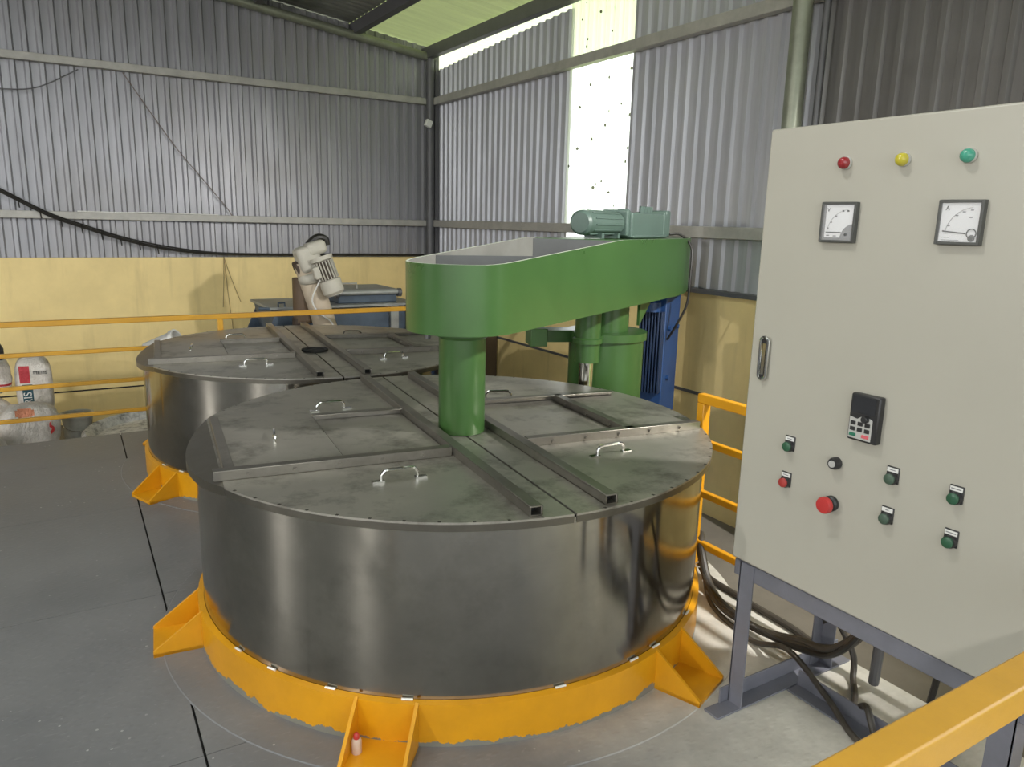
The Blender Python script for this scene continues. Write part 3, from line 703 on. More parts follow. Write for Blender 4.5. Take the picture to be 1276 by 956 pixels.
meter(1.209, 1.115, 1.422, 1.517, 'V'); meter(0.922, 0.829, 1.427, 1.519, 'A')
# drive keypad
kp = MB().span((-0.020, cy(1.064), cz(0.957)), (0.001, cy(0.988), cz(1.072))).build('keypad', M_blackp, dr, bevel=0.004)
kp['label'] = 'black drive keypad with silver button field'
ky = lambda u: 1.064 - u * 0.076
kz = lambda v: 0.957 + v * 0.115
m = MB(); poly = [(0.05, 0.05), (0.82, 0.05), (0.82, 0.50), (0.72, 0.53), (0.42, 0.53), (0.30, 0.47), (0.05, 0.50)]
a = m.verts([(-0.0212, cy(ky(u)), cz(kz(v))) for u, v in poly]); b = m.verts([(-0.0198, cy(ky(u)), cz(kz(v))) for u, v in poly]); m.face(a)
for i in range(len(poly)): m.face([a[i], a[(i + 1) % len(poly)], b[(i + 1) % len(poly)], b[i]])
m.build('button_field', M_silver, kp)
MB().span((-0.0208, cy(ky(0.08)), cz(kz(0.60))), (-0.0196, cy(ky(0.86)), cz(kz(0.95)))).build('screen', mat('dark_display', (52, 53, 56), 0.15), kp)
for r_ in range(2):
    for c_ in range(3):
        u, v = 0.10 + c_ * 0.245, 0.21 + r_ * 0.125
        MB().span((-0.0235, cy(ky(u)), cz(kz(v))), (-0.0205, cy(ky(u + 0.17)), cz(kz(v + 0.085)))).build('key', M_blackp, kp, bevel=0.001)
MB().span((-0.0235, cy(ky(0.09)), cz(kz(0.095))), (-0.0205, cy(ky(0.31)), cz(kz(0.165)))).build('key', M_keygreen, kp, bevel=0.001)['label'] = 'green key'
MB().span((-0.0235, cy(ky(0.52)), cz(kz(0.095))), (-0.0205, cy(ky(0.76)), cz(kz(0.165)))).build('key', M_keyred, kp, bevel=0.001)['label'] = 'pink red key'
lathe_on(MB(), [(0.0085, 0.0205), (0.0085, 0.030), (0.007, 0.032), (0, 0.032)], ky(0.60), kz(0.50), 18).build('dial_knob', M_blackp, kp)
# push buttons with name plates
def push(y, z, mm, lab, wide, bars):
    w = 0.0155
    pl = MB(); pl.span((-0.004, cy(y + w), cz(z - 0.012)), (0.001, cy(y - w), cz(z + 0.028))); p = pl.build('push_button', M_blackp, dr, bevel=0.002); p['label'] = lab
    MB().span((-0.0052, cy(y + w * 0.86), cz(z + 0.0155)), (-0.0035, cy(y - w * 0.86), cz(z + 0.0255))).build('name_plate', M_white, p)
    MB().span((-0.0056, cy(y + bars), cz(z + 0.0195)), (-0.0050, cy(y - bars), cz(z + 0.0215))).build('name_plate_print', M_inkgrey, p)
    lathe_on(MB(), [(0.0150, 0.001), (0.0150, 0.008), (0.0135, 0.0105), (0.0135, 0.012), (0, 0.012)], y, z).build('collar', M_blackp, p)
    lathe_on(MB(), [(0.0125, 0.010), (0.0125, 0.0175), (0.011, 0.0185), (0.0, 0.0188)], y, z).build('button_cap', mm, p)
push(1.236, 0.887, M_greenb, 'upper left green push button', 0, 0.007)
push(1.236, 0.787, M_redb_d, 'red push button under the left green one', 0, 0.008)
push(0.947, 0.888, M_greenb2, 'dull green push button of the middle pair, upper', 0, 0.007)
push(0.947, 0.789, M_greenb2, 'dull green push button of the middle pair, lower', 0, 0.004)
push(0.801, 0.889, M_greenb, 'green push button of the right pair, upper', 0, 0.011)
push(0.798, 0.789, M_greenb, 'green push button of the right pair, lower', 0, 0.011)
p = lathe_on(MB(), [(0, 0.001), (0.0155, 0.001), (0.0155, 0.012), (0.013, 0.020), (0, 0.020)], 1.094, 0.882).build('speed_knob', M_blackp, dr)
lathe_on(MB(), [(0.009, 0.019), (0.0085, 0.0225), (0, 0.0225)], 1.094, 0.882).build('knob_cap', M_silver, p)
p = lathe_on(MB(), [(0, 0.001), (0.020, 0.001), (0.020, 0.010), (0.016, 0.014), (0.016, 0.026), (0, 0.026)], 1.094, 0.775).build('emergency_stop', M_blackp, dr)
lathe_on(MB(), [(0.016, 0.024), (0.0215, 0.026), (0.0215, 0.034), (0.019, 0.0385), (0.0, 0.040)], 1.094, 0.775).build('mushroom_head', M_redb, p)

# ------------------------------------------------------------------ handrails
def rail_set(name, label, p0, p1, zs, posts, sz, loc_, mm=M_rail, floor=F):
    T = thing(name, label, 'handrail', loc_)
    L = Vector(loc_); d = Vector(p1) - Vector(p0); a = math.atan2(d.y, d.x); rm = Matrix.Rotation(a, 3, 'Z')
    for i, z in enumerate(zs):
        s = sz if i == 0 else sz * 0.75
        c = (Vector((*p0, 0)) + Vector((*p1, 0))) / 2 - L; c.z = z - L.z - s / 2
        MB().box(c, (d.length, s, s), rm).build('top_rail' if i == 0 else 'mid_rail', mm, T, bevel=0.004)
    for q in posts:
        c = Vector((*p0, 0)) + Vector((*d, 0)) * q - L; zt = zs[0] - sz
        c.z = (zt + floor) / 2 - L.z
        MB().box(c, (sz * 1.05, sz * 1.05, zt - floor), rm).build('post', mm, T, bevel=0.004)
    return T
rail_set('handrail', 'yellow handrail along the far edge of the platform, before the bags', (-2.6, 5.27), (2.28, 5.27), (0.805, 0.615, 0.415, 0.215), (0.02, 0.372, 0.7205), 0.034, (0, 5.27, F), M_rail_far)
rail_set('handrail', 'yellow handrail with upright post between front tank and control cabinet', (2.14, 2.06), (2.14, 0.35), (0.81, 0.63, 0.42, 0.21), (0.012, 0.985), 0.036, (2.14, 2.06, F), M_yellow)
rail_set('handrail', 'thick yellow handrail crossing the lower right corner, nearest the camera', (-2.4, 0.462), (2.11, 0.462), (0.80, 0.40), (0.01, 0.33, 0.985), 0.052, (1.0, 0.462, F), M_rail)

# ------------------------------------------------------------------ cables
def cable(name, pts, r, label, mm=M_cable, cat='cable', group=None, n=10):
    o = MB().ring_tube(bezier(pts), r, n).build(name, mm); return tag(o, label, cat, group)
T = thing('cable_bundle', 'thick black cable bundle looping from under the cabinet to the platform edge', 'cable', (2.0, 1.5, F))
def off(pts, dx=0, dy=0, dz=0): return [(x + dx - 2.0, y + dy - 1.5, z + dz - F) for x, y, z in pts]
base = [(1.86, 1.06, 0.52), (1.87, 1.11, 0.34), (1.92, 1.22, 0.21), (1.97, 1.36, 0.135), (2.0, 1.55, 0.075), (2.01, 1.72, 0.075), (2.06, 1.86, 0.10), (2.12, 1.97, 0.18), (2.20, 2.06, 0.20), (2.26, 2.2, 0.0)]
MB().ring_tube(bezier(off(base)), 0.015, 10).build('cable', M_cable, T)
MB().ring_tube(bezier(off([(x + 0.012 * math.sin(i * 2.0), y + 0.014, z + 0.010 * math.cos(i * 2.1)) for i, (x, y, z) in enumerate(base)])), 0.011, 8).build('cable', M_cable, T)
MB().ring_tube(bezier(off([(x - 0.014, y - 0.012 + 0.01 * math.sin(i), z + 0.016 * math.cos(i * 1.3)) for i, (x, y, z) in enumerate(base)])), 0.010, 8).build('cable', M_black, T)
cable('cable', [(2.22, 2.10, 0.14), (2.17, 1.99, 0.062), (2.155, 1.80, 0.054), (2.145, 1.55, 0.054), (2.13, 1.44, 0.054), (2.11, 1.395, 0.10), (2.04, 1.33, 0.27), (1.98, 1.20, 0.50)], 0.013, 'black cable lying straight along the platform edge behind the front cabinet leg')
cable('cable', [(2.20, 2.02, 0.10), (2.09, 1.90, 0.054), (2.0, 1.76, 0.051), (1.955, 1.55, 0.051), (1.925, 1.385, 0.115), (1.875, 1.20, 0.075), (1.81, 1.06, 0.055), (1.79, 0.92, 0.051), (1.80, 0.75, 0.052)], 0.0095, 'thin black cable snaking over the angle iron and across the pale floor')
cable('cable', [(2.09, 1.33, 0.20), (2.10, 1.27, 0.11), (2.06, 1.235, 0.055), (1.99, 1.18, 0.053), (1.925, 1.14, 0.053), (1.905, 1.11, 0.085), (1.875, 1.07, 0.115), (1.85, 1.02, 0.06), (1.83, 0.96, 0.053)], 0.010, 'short black cable curving down onto the floor beside the rear cabinet leg')
cable('cable', [(1.82, 0.99, 0.055), (1.835, 0.965, 0.055), (1.865, 0.93, 0.11), (1.895, 0.90, 0.11), (1.98, 0.885, 0.053), (2.07, 0.90, 0.051), (2.14, 0.93, 0.052), (2.2, 0.98, 0.08)], 0.010, 'black cable bending behind the near yellow rail at the lower right')
cable('cable', [(2.0, 1.11, 0.50), (2.03, 1.145, 0.36), (2.06, 1.165, 0.22), (2.09, 1.185, 0.06)], 0.016, 'short grey cable hanging out of the cabinet underside', M_steel_d)
cable('cable', [(2.04, 0.975, 0.50), (2.10, 1.00, 0.33), (2.15, 1.03, 0.15), (2.152, 1.04, 0.056)], 0.010, 'black upright cable dropping from the cabinet to the platform edge', M_black)
lp = [(2.12 + 0.028 * math.sin(a) , 1.965 - 0.022 * math.cos(a), 0.125 + 0.024 * math.cos(a + 0.5)) for a in [2 * PI * i / 20 for i in range(19)]] + [(2.16, 2.0, 0.10), (2.19, 2.03, 0.12)]
cable('cable_tie', lp, 0.0035, 'white tie wire loop round the cables at the platform edge', M_white, 'tie', n=6)
# black sagging line on the far wall
T = thing('wall_cable', 'black cables sagging across the far corrugated wall from upper left', 'cable', (0, YA - 0.08, 1.1))
pts = [(-1.6, 0, 2.35), (-0.9, 0, 1.93), (-0.316, 0, 1.60), (-0.009, 0, 1.425), (0.25, 0, 1.325), (0.562, 0, 1.222), (0.9, 0, 1.15), (1.274, 0, 1.112), (1.8, 0, 1.10), (2.5, 0, 1.10), (3.3, 0, 1.095)]
for dz, r in ((0, 0.008), (0.015, 0.006), (-0.012, 0.005)):
    MB().ring_tube(bezier([(x, 0.008 * abs(dz) * 50, z - 1.1 + dz * (1 if x < 1.2 else 0.5)) for x, y, z in pts]), r, 8).build('cable_strand', M_black, T)
for x, z in ((-0.2, 1.53), (-0.06, 1.45), (0.08, 1.385), (0.22, 1.332), (0.36, 1.285), (0.5, 1.238), (0.64, 1.20), (0.78, 1.17)):
    MB().ring_tube([(x, 0.0, z - 1.1 + 0.02), (x - 0.002, -0.014, z - 1.1), (x, 0.0, z - 1.1 - 0.022), (x + 0.004, 0.0, z - 1.1 - 0.06)], 0.005, 6).build('cable_clip', M_black, T)
cable('wire', [(-0.5, YA - 0.06, 2.37), (-0.2, YA - 0.06, 2.36), (0.02, YA - 0.06, 2.40), (0.3, YA - 0.06, 2.56)], 0.005, 'thin wire curving up to the upper girt at far left', M_steel_d, 'wire')
cable('wire', [(0.62, YA - 0.02, 2.58), (0.8, YA - 0.01, 2.3), (1.0, YA - 0.01, 2.0), (1.2, YA - 0.01, 1.75), (1.38, YA - 0.01, 1.52), (1.42, YA - 0.02, 1.45)], 0.004, 'long thin wire slanting down the corrugated wall between the girts', mat('rusty_wire', (112, 100, 94), 0.6), 'wire')
cable('wire', [(0.2, YA - 0.058, 1.455), (0.5, YA - 0.06, 1.452), (0.75, YA - 0.06, 1.458), (1.3, YA - 0.058, 1.452)], 0.005, 'pale wire lying along the lower girt', M_white, 'wire')
M_twine = mat('dull_wire', (150, 130, 92), 0.6)
T = thing('hanging_wires', 'three thin wires hanging loose down the yellow wall', 'wire', (1.33, YA - 0.02, 1.08))
for x1, z1 in ((1.30, 0.62), (1.38, 0.35), (1.46, 0.66)):
    MB().ring_tube(bezier([(0, 0, 0.0), ((x1 - 1.33) * 0.4, -0.004, (z1 - 1.08) * 0.45), (x1 - 1.33, -0.004, z1 - 1.08)]), 0.0028, 6).build('wire', M_twine, T)
# white lamp at the corner post
T = thing('corner_lamp', 'small white lamp clamped to the corner post below the upper girt', 'lamp', (XB - 0.12, YA - 0.13, 2.40))
MB().box((0, 0, 0), (0.07, 0.05, 0.07), Matrix.Rotation(0.4, 3, 'Y')).build('lamp_housing', M_white, T, bevel=0.008)
MB().cyl((0, 0.02, 0), (0.05, 0.055, 0.0), 0.012, n=10).build('bracket', M_steel_d, T)

# ------------------------------------------------------------------ things behind the platform
HP = thing('blue_hopper', 'dusty blue feed hopper with a flat grey lid by the yellow wall', 'hopper', (2.0, 6.25, GZ))
hx = lambda x: x - 2.0
hz = lambda z: z - GZ
m = MB(); pl = [(hx(1.42), hz(0.735)), (hx(2.62), hz(0.735)), (hx(2.55), hz(0.3)), (hx(2.4), hz(0.05)), (hx(1.7), hz(0.05)), (hx(1.50), hz(0.3))]
Mv = Matrix(((1, 0, 0), (0, 0, -1), (0, 1, 0)))
m.prism(pl, -0.3, 0.3, Mv); m.build('trough', M_hopper, HP, bevel=0.01)
for xx, dx in ((1.46, -0.14), (2.56, 0.0)):
    m = MB(); p = [(hx(xx + 0.0), hz(0.74)), (hx(xx + 0.15), hz(0.74)), (hx(xx + 0.15), 0.0), (hx(xx + dx * 1.2), 0.0), (hx(xx + dx * 1.2), hz(0.36))]
    m.prism(p, 0.30, 0.325, Mv); m.prism(p, -0.325, -0.30, Mv); m.build('support_plate', M_hopper, HP)
m = MB(); m.span((hx(1.40), -0.34, hz(0.735)), (hx(2.66), 0.34, hz(0.757))); m.build('lid', M_hopper_top, HP, bevel=0.004)
m = MB(); m.ring_tube([(hx(1.40), -0.32, hz(0.745)), (hx(1.32), -0.32, hz(0.75))], 0.012, 8); m.ring_tube([(hx(1.47), -0.32, hz(0.757)), (hx(1.47), -0.32, hz(0.79)), (hx(1.52), -0.32, hz(0.79)), (hx(1.52), -0.32, hz(0.757))], 0.008, 8); m.build('lid_catch', M_hopper, HP)
m = MB(); m.span((hx(1.98), -0.24, hz(0.757)), (hx(2.50), 0.26, hz(0.845))); m.build('feed_box', M_hopper, HP, bevel=0.01)
m = MB(); m.cyl((hx(1.97), -0.25, hz(0.845)), (hx(2.51), -0.25, hz(0.845)), 0.022, n=14); m.span((hx(1.97), -0.25, hz(0.85)), (hx(2.51), 0.27, hz(0.868))); m.build('feed_box_cover', M_hopper_top, HP)
for x in (1.965, 2.515):
    m = MB(); m.cyl((hx(x) - 0.015, -0.25, hz(0.84)), (hx(x) + 0.015, -0.25, hz(0.84)), 0.036, n=14); m.build('hinge_boss', M_steel_d, HP)
m = MB(); m.ring_tube([(hx(2.05), -0.1, hz(0.867)), (hx(2.05), -0.1, hz(0.91)), (hx(2.19), -0.1, hz(0.91)), (hx(2.19), -0.1, hz(0.867))], 0.008, 8); m.build('handle', M_steel, HP)
for x in (2.40, 2.55):
    m = MB(); m.span((hx(x), -0.345, 0), (hx(x + 0.07), -0.30, hz(0.735))); m.build('leg', M_hopper_top if x < 2.5 else M_steel_d, HP)
# screw conveyor with its motor
SC = thing('screw_conveyor', 'cream inclined screw conveyor with a ribbed motor standing before the blue hopper', 'conveyor', (1.86, 5.62, GZ))
def sv(x, y, z): return (x - 1.86, y - 5.62, z - GZ)
ax0, ax1 = Vector(sv(2.02, 5.62, -0.30)), Vector(sv(1.60, 5.62, 1.13))
MB().cyl(ax0, ax1, 0.086, n=28).build('tube', M_cream, SC)
MB().cyl(ax0 + Vector((0.05, 0.10, 0)), Vector(sv(1.80, 5.75, 0.72)), 0.02, n=8).build('side_pipe', M_slot, SC)
d = (ax1 - ax0).normalized()
M_brown = mat('brown_discharge_spout', (96, 78, 60), 0.6)
MB().cyl(Vector(sv(1.60, 5.70, 1.0)), Vector(sv(1.60, 5.70, 0.66)), 0.075, n=20).build('discharge_spout', M_brown, SC)
MB().cyl(Vector(sv(1.57, 5.70, 0.70)), Vector(sv(1.57, 5.70, 0.40)), 0.055, n=20).build('spout_sleeve', M_slot, SC)
MB().cyl(Vector(sv(1.53, 5.62, 1.07)), Vector(sv(1.58, 5.62, 1.09)), 0.055, n=18).build('end_flange', M_slot, SC)
gbx = ax1 + Vector((0.02, -0.02, 0.02)); rm = Matrix.Rotation(-0.30, 3, 'Y')
m = MB(); m.box(gbx, (0.17, 0.16, 0.19), rm); m.box(gbx + Vector((0.05, -0.02, 0.08)), (0.15, 0.14, 0.10), rm); m.cyl(gbx + rm @ Vector((-0.02, 0, -0.1)), gbx + rm @ Vector((-0.02, 0, -0.18)), 0.10, n=20)
m.build('gearbox', M_motor_grey, SC, bevel=0.035, seg=4)
mo0 = Vector(sv(1.685, 5.50, 1.17)); mo1 = Vector(sv(1.775, 5.46, 0.89)); dd = (mo1 - mo0)
MB().ring_tube([mo0, mo0 + dd * 0.10, mo0 + dd * 0.12, mo0 + dd * 0.60, mo0 + dd * 0.62, mo0 + dd * 0.93, mo1], [0.085, 0.085, 0.066, 0.066, 0.082, 0.080, 0.062], 28).build('motor', M_motor_grey, SC)
u = dd.normalized(); e1 = u.cross(Vector((0, 1, 0))).normalized(); e2 = u.cross(e1)
m = MB()
for i in range(20):
    a = 2 * PI * i / 20; rd = e1 * math.cos(a) + e2 * math.sin(a); tg = u.cross(rd)
    m.box(mo0 + dd * 0.36 + rd * 0.070, (0.016, 0.007, dd.length * 0.46), Matrix((rd, tg, u)).transposed())
m.build('cooling_fins', M_motor_grey, SC)
MB().cyl(mo0 + dd * 0.125, mo0 + dd * 0.595, 0.0675, n=24).build('fin_shade_sleeve', M_slot, SC)  # dark sleeve over the motor body paints the shade between fins
MB().cyl(mo1 - dd * 0.01, mo1 + dd * 0.01, 0.055, n=24).build('fan_grille', M_white, SC)
MB().box(mo0 + dd * 0.42 + Vector((-0.085, -0.03, 0)), (0.05, 0.06, 0.09), rm).build('terminal_box', M_motor_grey, SC, bevel=0.008)
MB().ring_tube(bezier([sv(1.60, 5.62, 1.12), sv(1.63, 5.61, 1.24), sv(1.69, 5.60, 1.30), sv(1.75, 5.60, 1.295), sv(1.76, 5.60, 1.25)]), 0.03, 10).build('black_hose', M_black, SC)
MB().ring_tube(bezier([sv(1.66, 5.45, 1.0), sv(1.62, 5.52, 0.85), sv(1.67, 5.52, 0.75), sv(1.76, 5.52, 0.68), sv(1.78, 5.53, 0.6)]), 0.006, 6).build('motor_lead', M_white, SC)

# white elbow pipe beyond the rear tank
T = thing('white_pipe_elbow', 'white pipe elbow with a dark mouth rising behind the rear tank lid', 'pipe', (0.535, 5.46, GZ))
MB().cyl((0, 0, 0), (0, 0, 0.86), 0.06, n=20).build('riser', M_white, T)
rmM = Matrix.Rotation(-0.6, 3, 'Z') @ Matrix.Rotation(1.15, 3, 'Y')
m = MB(); m.lathe([(0.05, -0.10), (0.062, -0.10), (0.062, 0.10), (0.070, 0.102), (0.070, 0.13), (0.056, 0.13), (0.054, 0.04), (0, 0.04)], c=(0.03, 0, 0.93), n=22, M=rmM); m.build('elbow', M_white, T)
m = MB(); m.lathe([(0.054, 0.05), (0, 0.05)], c=(0.03, 0, 0.93), n=22, M=rmM); m.build('mouth', M_dark, T)

# bags of material
def bag(name, label, c, size, rot, prints=(), seed=1, e=2.6, wr=0.012, tilt=0.0):
    """stuffed sack: superellipsoid with creases; prints are shader patches on the front face"""
    rnd = random.Random(seed); m = MB(); n, k_ = 48, 28; a, b, c_ = size[0] / 2, size[1] / 2, size[2] / 2; rows = []
    def sgn(v, p): return math.copysign(abs(v) ** p, v)
    ph = [rnd.uniform(0, 6.28) for _ in range(8)]
    for i in range(1, k_):
        la = -PI / 2 + PI * i / k_; row = []
        for j in range(n):
            lo = 2 * PI * j / n; p1, p2 = 2 / e, 2 / (e * 1.15)
            x = a * sgn(math.cos(la), p1) * sgn(math.cos(lo), p2); y = b * sgn(math.cos(la), p1) * sgn(math.sin(lo), p2); z = c_ * sgn(math.sin(la), p1)
            w = wr * (math.sin(9 * x / a + 3 * z / c_ + ph[0]) + 0.7 * math.sin(5 * z / c_ - 4 * x / a + ph[1]) + 0.5 * math.sin(13 * z / c_ + 2 * lo + ph[2]))
            cr = 1 + 0.0 * w
            row.append(m.bm.verts.new((x * (1 + w * 1.2), y * (1 + w * 4), z * (1 + 0.5 * w) + c_)))
        rows.append(row)
    for A, B in zip(rows[:-1], rows[1:]):
        for j in range(n): m.face([A[j], A[(j + 1) % n], B[(j + 1) % n], B[j]])
    m.face(rows[0]); m.face(rows[-1])
    t = NT(name + '_woven_plastic'); v = t.coords('Object'); sx = t.n('ShaderNodeSeparateXYZ'); t.l(v, sx.inputs[0])
    col = t.ramp(t.noise(v, 9, 5), [(0.3, lin((196, 188, 178))), (0.7, lin((228, 222, 214)))])
    X, Y, Z = sx.outputs
    for (x0, x1, z0, z1, rgb) in prints:
        mk = t.math('MULTIPLY', t.math('MULTIPLY', t.math('GREATER_THAN', X, x0), t.math('LESS_THAN', X, x1)), t.math('MULTIPLY', t.math('GREATER_THAN', Z, z0), t.math('LESS_THAN', Z, z1)))
        mk = t.math('MULTIPLY', mk, t.math('LESS_THAN', Y, 0.0))
        col = t.mix(mk, col, lin(rgb))
    mt = t.bsdf(col, 0.5, 0, t.noise(t.coords('Object', (1, 1, 0.6)), 16, 5, 0.7), 0.9, 0.03)
    o = m.build(name, mt); o.location = c; o.rotation_euler = (tilt, 0, rot); return tag(o, label, 'bag', 'bags of raw material beyond the rail')
# tall printed sack
B1 = bag('material_bag', 'tall white sack with red and teal printed panel, against the yellow wall', (-0.205, 6.42, -0.05), (0.235, 0.20, 0.46), 0.0, [(-0.085, -0.02, 0.275, 0.40, (186, 52, 62)), (-0.075, -0.01, 0.06, 0.265, (40, 84, 96))], 3, 3.6, 0.006)
def on_bag(s, size, x, z, rz, mm, bagobj, yy):
    M = Matrix.Translation((x, yy, z)) @ Matrix.Rotation(PI / 2, 4, 'X') @ Matrix.Rotation(rz, 4, 'Z'); text('lettering', s, size, mm, bagobj, M, 0.001)
on_bag('RIS', 0.072, -0.042, 0.165, PI / 2, M_white, B1, -0.106)
on_bag('METIS', 0.034, 0.045, 0.348, -0.03, M_ink, B1, -0.102)
B2 = bag('material_bag', 'white sack printed with an orange oval, lying before the tall sack', (-0.25, 6.02, -0.22), (0.37, 0.24, 0.365), 0.05, [(-0.075, 0.035, 0.298, 0.336, (214, 138, 104)), (-0.06, 0.02, 0.29, 0.345, (214, 138, 104))], 5, 3.0, 0.012)
m = MB(); q = [(0.115, 0.235), (0.13, 0.25), (0.122, 0.225), (0.142, 0.205), (0.142, 0.18), (0.122, 0.155), (0.116, 0.172), (0.128, 0.192), (0.113, 0.21)]
m.prism([(x, z) for x, z in q], -0.002, 0.002, Matrix(((1, 0, 0), (0, 0, -1), (0, 1, 0)))); o = m.build('red_emblem', M_redb, B2, loc=(0.0, -0.121, 0))
bag('material_bag', 'white sack with a red stripe at the left edge, topmost of its stack', (-0.505, 6.40, 0.145), (0.34, 0.24, 0.285), 0.02, [(-0.2, 0.2, 0.075, 0.090, (170, 40, 50))], 7, 2.8, 0.02)
bag('material_bag', 'creased white sack under the red striped one at the left edge', (-0.51, 6.40, -0.35), (0.35, 0.24, 0.48), -0.02, [], 9, 2.8, 0.02)
bag('material_bag', 'small grey white sack slumped at the lower left corner of the bags', (-0.49, 5.80, -0.30), (0.24, 0.22, 0.30), 0.3, [], 11, 2.4, 0.03)
# open pail and powder tub
M_pail = mat('pale_dusty_steel', (182, 182, 176), 0.5, 0.1, 0.2, 14)
T = thing('pail', 'open grey metal pail standing right of the white sacks', 'pail', (0.045, 6.62, GZ)); T.scale = (1.06, 1.06, 0.78)
m = MB(); m.lathe([(0.0, 0.0), (0.088, 0.0), (0.10, 0.27), (0.10, 0.31), (0.094, 0.31), (0.085, 0.02), (0, 0.02)], n=32); m.build('body', M_pail, T)
m = MB(); m.lathe([(0.100, 0.285), (0.114, 0.288), (0.118, 0.305), (0.114, 0.325), (0.100, 0.328), (0.094, 0.315)], n=32, closed=True); m.build('rim', M_pail, T)
m = MB(); m.ring_tube(bezier([(-0.10, 0, 0.27), (-0.08, -0.08, 0.20), (0, -0.118, 0.17), (0.08, -0.08, 0.2), (0.10, 0, 0.27)]), 0.004, 6); m.build('handle', M_chrome, T)
T = thing('powder_tub', 'wide round tub crusted with white powder, left of the rear tank', 'tub', (0.64, 6.12, GZ))
t = NT('powder_crust'); v = t.coords('Object'); cc = t.ramp(t.noise(v, 16, 6, 0.75), [(0.36, lin((150, 150, 150))), (0.48, lin((214, 212, 210))), (0.62, lin((242, 241, 238)))])
M_pow = t.bsdf(cc, 0.7, 0, t.noise(v, 22, 5), 0.6, 0.02)
m = MB(); m.lathe([(0, 0), (0.50, 0), (0.575, 0.13), (0.585, 0.19), (0.56, 0.215), (0.53, 0.20), (0.50, 0.15), (0, 0.13)], n=56); m.build('tub_body', M_pow, T)
m = MB(); m.lathe([(0.50, 0.152), (0.3, 0.175), (0.1, 0.185), (0.0, 0.186)], n=40); m.build('powder', M_pow, T)
# black object at the left edge
T = thing('black_bottle', 'black bottle standing on the red striped sack at the left edge', 'bottle', (-0.405, 6.36, 0.405))
MB().lathe([(0, 0), (0.036, 0), (0.04, 0.01), (0.04, 0.08), (0.026, 0.11), (0.018, 0.125), (0, 0.125)], n=20).build('body', M_blackp, T)
MB().lathe([(0.02, 0.12), (0.02, 0.145), (0, 0.145)], n=14).build('cap', M_blackp, T)

# small bottle on the tank foot
a = math.radians(228); T = thing('small_bottle', 'small white plastic bottle with red cap standing on the front tank foot', 'bottle', (1.235 + 0.985 * math.cos(a), 2.42 + 0.985 * math.sin(a), F + 0.0125))
MB().lathe([(0, 0), (0.0125, 0), (0.0135, 0.002), (0.0135, 0.036), (0.011, 0.042), (0.006, 0.045), (0, 0.045)], n=20).build('body', mat('cloudy_plastic', (206, 184, 166), 0.4), T)
MB().lathe([(0.008, 0.043), (0.0085, 0.046), (0.008, 0.054), (0.004, 0.060), (0, 0.061)], n=16).build('cap', M_redb, T)

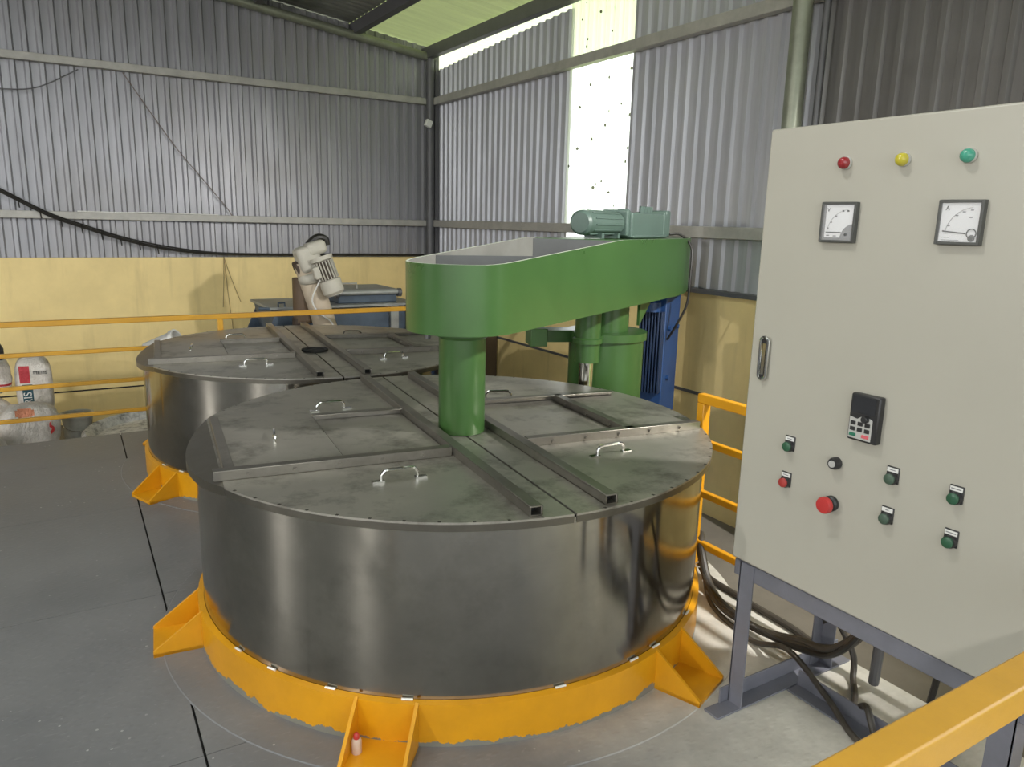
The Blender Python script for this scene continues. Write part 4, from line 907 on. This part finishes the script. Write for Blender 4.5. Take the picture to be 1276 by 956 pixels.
# ------------------------------------------------------------------ light
# work lamps hung in the shop; the one above the front tank is added fill
t = NT('lamp_glass_glow'); e = t.n('ShaderNodeEmission'); e.inputs['Strength'].default_value = 6; t.l(e.outputs[0], t.out.inputs['Surface']); M_glow = t.m
LAMPS = (((-6.6, 3.55, 2.45), 430, 'shop floodlight hung far left of the tanks, facing them', (1.6, 3.2, 0.6)), ((-5.6, -1.3, 2.5), 420, 'shop floodlight hung behind the left of the camera', (1.6, 3.2, 0.6)),
         ((3.0, 0.60, 2.55), 400, 'shop floodlight hung by the right-hand wall behind the cabinet', (2.0, 2.6, 0.9)),
         ((0.3, 1.5, 3.35), 60, 'added fill floodlight, unseen, high above the front tank', (1.3, 1.2, 0.0)))
for (p, w, lab, aim) in LAMPS:
    T = thing('floodlight', lab, 'lamp', p)
    d = (Vector(aim) - Vector(p)).normalized()
    q = d.to_track_quat('-Z', 'Y'); rm = q.to_matrix()
    m = MB(); m.lathe([(0.0, 0.16), (0.08, 0.15), (0.16, 0.05), (0.17, 0.0), (0.165, 0.0), (0.15, 0.05), (0.0, 0.13)], n=32, M=rm); m.build('reflector', M_steel_d, T)
    m = MB(); m.lathe([(0.155, 0.03), (0, 0.03)], n=32, M=rm); m.build('lamp_glass', M_glow, T)
    MB().cyl(rm @ Vector((0, 0, 0.14)), (0, 0, roof_z(p[0]) - 0.004 - p[2]), 0.012, n=8).build('stem', M_steel_d, T)
    L = bpy.data.lights.new('floodlight_bulb', 'SPOT'); L.energy = w; L.color = (1.0, 0.97, 0.93); L.spot_size = math.radians(125 if p[0] < 2 else 84); L.spot_blend = 0.6; L.shadow_soft_size = 0.07
    lo = bpy.data.objects.new('floodlight_bulb', L); COL.objects.link(lo); lo.parent = T; lo.rotation_euler = q.to_euler(); lo.location = d * 0.03
# daylight
w = bpy.data.worlds.new('daylight'); scene.world = w; w.use_nodes = True; nt = w.node_tree; nt.nodes.clear()
wo = nt.nodes.new('ShaderNodeOutputWorld'); bg = nt.nodes.new('ShaderNodeBackground'); tc = nt.nodes.new('ShaderNodeTexCoord'); sp = nt.nodes.new('ShaderNodeSeparateXYZ'); rp = nt.nodes.new('ShaderNodeValToRGB')
nt.links.new(tc.outputs['Generated'], sp.inputs[0]); mr = nt.nodes.new('ShaderNodeMapRange'); mr.inputs['From Min'].default_value = -1; nt.links.new(sp.outputs[2], mr.inputs['Value']); nt.links.new(mr.outputs[0], rp.inputs['Fac'])
el = rp.color_ramp.elements; el[0].position = 0.0; el[0].color = (0.30, 0.30, 0.27, 1); el[1].position = 0.52; el[1].color = (0.92, 0.96, 1.0, 1)
x_ = el.new(0.47); x_.color = (0.42, 0.43, 0.38, 1)
nt.links.new(rp.outputs[0], bg.inputs['Color']); bg.inputs['Strength'].default_value = 3.0; nt.links.new(bg.outputs[0], wo.inputs['Surface'])
def portal(loc, rot, sx, sy):
    L = bpy.data.lights.new('daylight_opening', 'AREA'); L.shape = 'RECTANGLE'; L.size = sx; L.size_y = sy; L.energy = 0.0; L.cycles.is_portal = True
    o = bpy.data.objects.new('daylight_opening', L); COL.objects.link(o); o.location = loc; o.rotation_euler = rot
portal((XB + 0.05, (DY + 0.42) / 2, 1.4), (0, PI / 2, 0), 3.4, 0.42 - DY)
portal((XB + 0.3, 4.56, 2.2), (0, PI / 2, 0), 2.2, 0.8)
for a_, b_ in RL: portal((-4.0, (a_ + b_) / 2, roof_z(-4.0) + 0.05), (0, math.radians(7.1), 0), 10.1, b_ - a_)
portal((-2.8, YB - 0.05, 1.6), (PI / 2, 0, 0), 12.4, 4.6)
